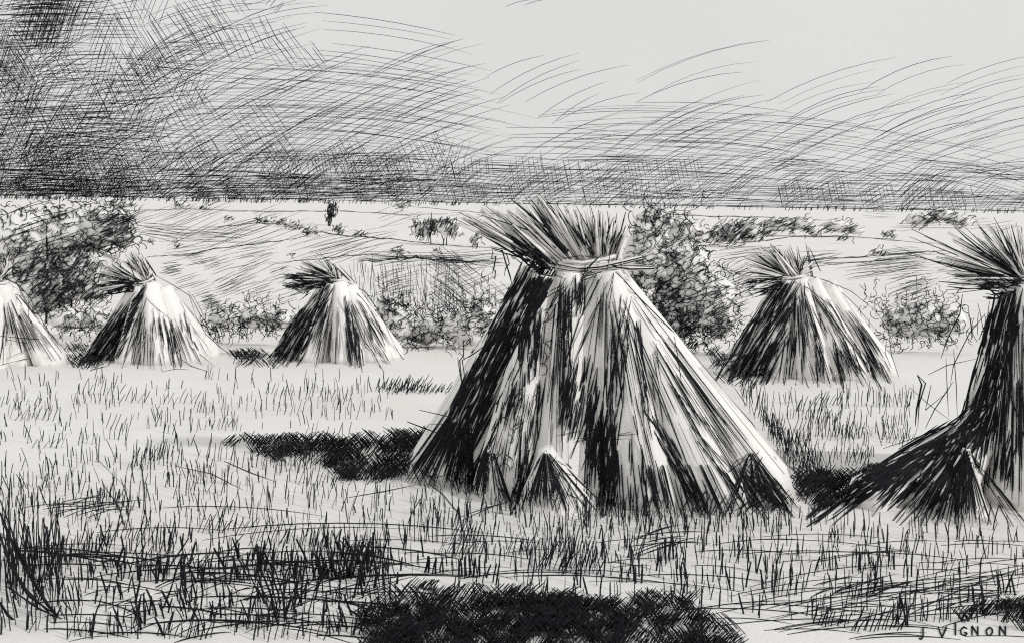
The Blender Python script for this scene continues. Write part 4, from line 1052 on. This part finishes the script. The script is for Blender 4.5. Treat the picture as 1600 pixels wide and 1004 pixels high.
shade([(355, 552), (395, 545), (425, 548), (430, 566), (400, 572), (365, 568)], 260, (7, 12), 1.6)
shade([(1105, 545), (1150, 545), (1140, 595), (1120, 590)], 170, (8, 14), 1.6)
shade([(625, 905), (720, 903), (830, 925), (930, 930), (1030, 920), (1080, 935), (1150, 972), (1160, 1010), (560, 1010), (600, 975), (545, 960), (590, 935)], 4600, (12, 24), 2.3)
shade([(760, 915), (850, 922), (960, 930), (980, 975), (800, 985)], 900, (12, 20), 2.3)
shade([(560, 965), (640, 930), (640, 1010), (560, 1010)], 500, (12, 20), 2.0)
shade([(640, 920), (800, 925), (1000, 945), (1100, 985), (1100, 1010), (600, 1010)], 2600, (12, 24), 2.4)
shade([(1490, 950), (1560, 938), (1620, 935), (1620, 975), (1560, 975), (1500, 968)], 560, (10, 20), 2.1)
# long thin straws lying on the ground
def lying(x, y, ang, L, w, bend=0.03): on_ground(loose, arc(x, y, ang, L, bend, 8), w, 0.5)
for (x, y, a, L, w) in [(560, 830, -1, 420, 1.6), (480, 835, 3, 330, 1.3), (650, 850, -3, 220, 1.2), (480, 885, 2, 300, 2.2), (380, 915, -2, 340, 2.2), (560, 912, 3, 380, 2.4), (470, 945, -4, 340, 2.4), (300, 895, 1, 260, 1.8),
                        (420, 870, 4, 240, 1.5), (620, 905, 2, 260, 2.0), (330, 975, 0, 200, 2.6), (420, 980, -5, 180, 2.0), (150, 965, -2, 160, 2.0), (760, 870, -4, 160, 1.5), (820, 900, 2, 200, 1.6), (900, 905, -2, 220, 1.2),
                        (1010, 845, 2, 160, 1.1), (1100, 905, -3, 220, 1.4), (960, 910, -4, 280, 1.4), (1060, 920, -5, 280, 1.2), (1290, 840, -1, 200, 1.0), (1310, 855, -5, 280, 1.2), (1280, 868, -1, 260, 1.2), (1370, 872, -2, 320, 1.3),
                        (1260, 925, 3, 200, 1.4), (1330, 950, 8, 240, 1.2), (1430, 930, 10, 260, 1.3), (1470, 945, 10, 260, 1.3), (1500, 915, 12, 240, 1.2), (1540, 900, 13, 200, 1.2), (1180, 960, -3, 280, 1.5), (1240, 975, 2, 260, 1.5),
                        (1340, 985, 3, 220, 1.6), (760, 842, -3, 180, 1.7), (250, 830, 1, 200, 1.2), (200, 870, -2, 220, 1.4), (110, 855, 2, 180, 1.2), (380, 800, -3, 260, 1.1), (90, 790, 4, 120, 1.1), (1050, 835, 4, 120, 1.8),
                        (1040, 852, 3, 140, 1.6), (1300, 960, -6, 320, 1.3), (1420, 960, 9, 300, 1.1)]:
    lying(x, y, a, L, w)
for k in range(70): lying(U(80, 640), U(860, 1000), N(8), U(60, 200), U(1.0, 2.4))
for k in range(26): lying(U(640, 1600), U(840, 900), N(5), U(60, 160), U(0.9, 1.4))
for k in range(34): lying(U(1150, 1600), U(900, 1000), 4 + N(6), U(80, 220), U(1.0, 1.6))
for k in range(16): lying(1260 + k * 22 + N(8), 915 + 2.5 * (16 - k) * 0.4 + N(14), 9 + N(2), 220, 1.1)
for k in range(9): lying(1040 + N(12), 845 + N(8), 14 + N(4), U(50, 90), 1.5)
for k in range(14): lying(U(1280, 1400), U(905, 925), 16 + N(4), U(40, 80), 1.4)
for k in range(14): lying(U(90, 190), U(780, 800), 10 + N(6), U(40, 90), 1.3)
for k in range(60): lying(U(150, 600), U(870, 985), 20 + N(6), U(30, 70), U(1.0, 1.8))
for q, w in [([(650, 742), (690, 770), (715, 800), (730, 850)], 1.6), ([(545, 777), (600, 768), (650, 757)], 1.6), ([(350, 720), (390, 738), (430, 752)], 1.5), ([(275, 728), (330, 740), (380, 765)], 1.2), ([(155, 720), (200, 765)], 1.2),
             ([(220, 720), (225, 760), (230, 830)], 1.8), ([(160, 755), (185, 790), (198, 830)], 1.6)]:
    on_ground(loose, q, w, 0.6)
tag(grass.build('grass', M_THIN), 'thin short grass and stubble stalks scattered over the pale field', 'grass', None, 'stuff')
tag(thick.build('stubble', M_INK), 'thick black stubble stalks across the near foreground', 'stubble', None, 'stuff')
tag(dark.build('shadow_hatching', M_INK), 'dense black crossing strokes drawn as cast shadow patches beside the stooks and nearest us', 'stubble', None, 'stuff')
tag(loose.build('loose_straw', M_INK), 'long loose straws lying flat among the foreground stubble', 'straw', None, 'stuff')

# tall clump of grass at the lower left corner
root = empty('grass_clump', GP(40, 950)); tag(root, 'tall dark clump of reedy grass at the lower left corner', 'grass clump')
k1 = Ink(); k2 = Ink()
for k in range(70):
    x = U(-30, 125); y = 990 - (0.5 * x if x > 0 else 0) * 0.2 - U(0, 150) * (1 - max(0, x) / 190)
    stalk(k1, x, min(1000, y), U(50, 150) * (1 - max(0, x) / 260), N(6) - 4, U(1.0, 1.9), N(4), 5)
for k in range(26): stalk(k1, U(0, 95), 860 + U(0, 90), U(60, 130), N(8), U(1.6, 2.8), N(4), 5)
for q, w in [([(0, 800), (20, 850), (50, 905), (75, 945), (100, 972)], 3.6), ([(0, 835), (15, 880), (45, 930), (95, 965)], 3.0), ([(5, 860), (40, 920), (105, 985)], 2.6), ([(0, 780), (30, 860), (70, 930)], 2.4), ([(0, 940), (12, 960), (30, 975)], 3.4),
             ([(10, 915), (60, 950), (105, 970)], 2.4), ([(5, 870), (10, 900), (30, 945)], 2.2)]:
    d = 3.6; k2.line([P(x, y, d + 0.02 * i) for i, (x, y) in enumerate(q)], taper(len(q), w * 1.35) * d / F)
k1.build('blade', M_INK, root)['kind'] = 'stuff'
k2.build('bent_stem', M_INK, root)

# scrub along the far edge of the stubble
scr = Ink()
for k in range(900):
    x = U(-40, 800) if k < 560 else U(1120, 1700)
    y = U(518, 540) + 2; d = math.sin(x * 0.045) + math.sin(x * 0.019 + 2)
    if R() > 0.55 + 0.3 * d: continue
    g = GP(x, y); q = squiggle(0, 0, U(8, 13), 7, U(30, 130), 0.8); t = g[1] / F; lift = U(2, 12 + 8 * max(0, d))
    scr.line([g + np.array([a * t, 0, max(0.0, (lift - c)) * t]) for a, c in q], [1.0 * t] * len(q))
for k in range(120):
    x = U(320, 800) if k < 75 else U(1340, 1600); stalk(scr, x, U(522, 536), U(22, 60), N(7), 1.1, N(4), 5)
tag(scr.build('scrub', M_THIN), 'low tangled scrub running along the far edge of the stubble field', 'scrub', None, 'stuff')

# the artist's lettering low at the right
sig = Ink()
LET = {'J': [[(6, 0), (6, 14), (3, 18), (0, 16)]], 'V': [[(0, 0), (6, 16)], [(6, 16), (13, 0)]], 'I': [[(0, -3), (0, 16)]], 'G': [[(11, 3), (6, 0), (1, 5), (2, 12), (8, 14), (11, 10)], [(11, 10), (6, 9)]],
       'N': [[(0, 14), (0, 0)], [(0, 0), (9, 14)], [(9, 14), (9, 0)]], 'O': [[(5, 0), (0, 5), (1, 11), (6, 13), (10, 8), (9, 2), (5, 0)]]}
for ch, ox, oy in [('J', 1436, 981), ('V', 1466, 979), ('I', 1493, 976), ('G', 1500, 979), ('N', 1519, 978), ('O', 1541, 980), ('N', 1562, 978)]:
    for s in LET[ch]:
        pl = []
        for i in range(len(s) - 1): pl += [s[i], ((s[i][0] + s[i+1][0]) / 2, (s[i][1] + s[i+1][1]) / 2)]
        pl.append(s[-1])
        pts = [GP(ox + a, oy + c) + np.array([0, 0, 0.002]) for a, c in pl]
        sig.line(pts, [2.6 * p[1] / F for p in pts])
tag(sig.build('signature', M_INK), 'small black hand-lettered capitals at the lower right corner', 'lettering')
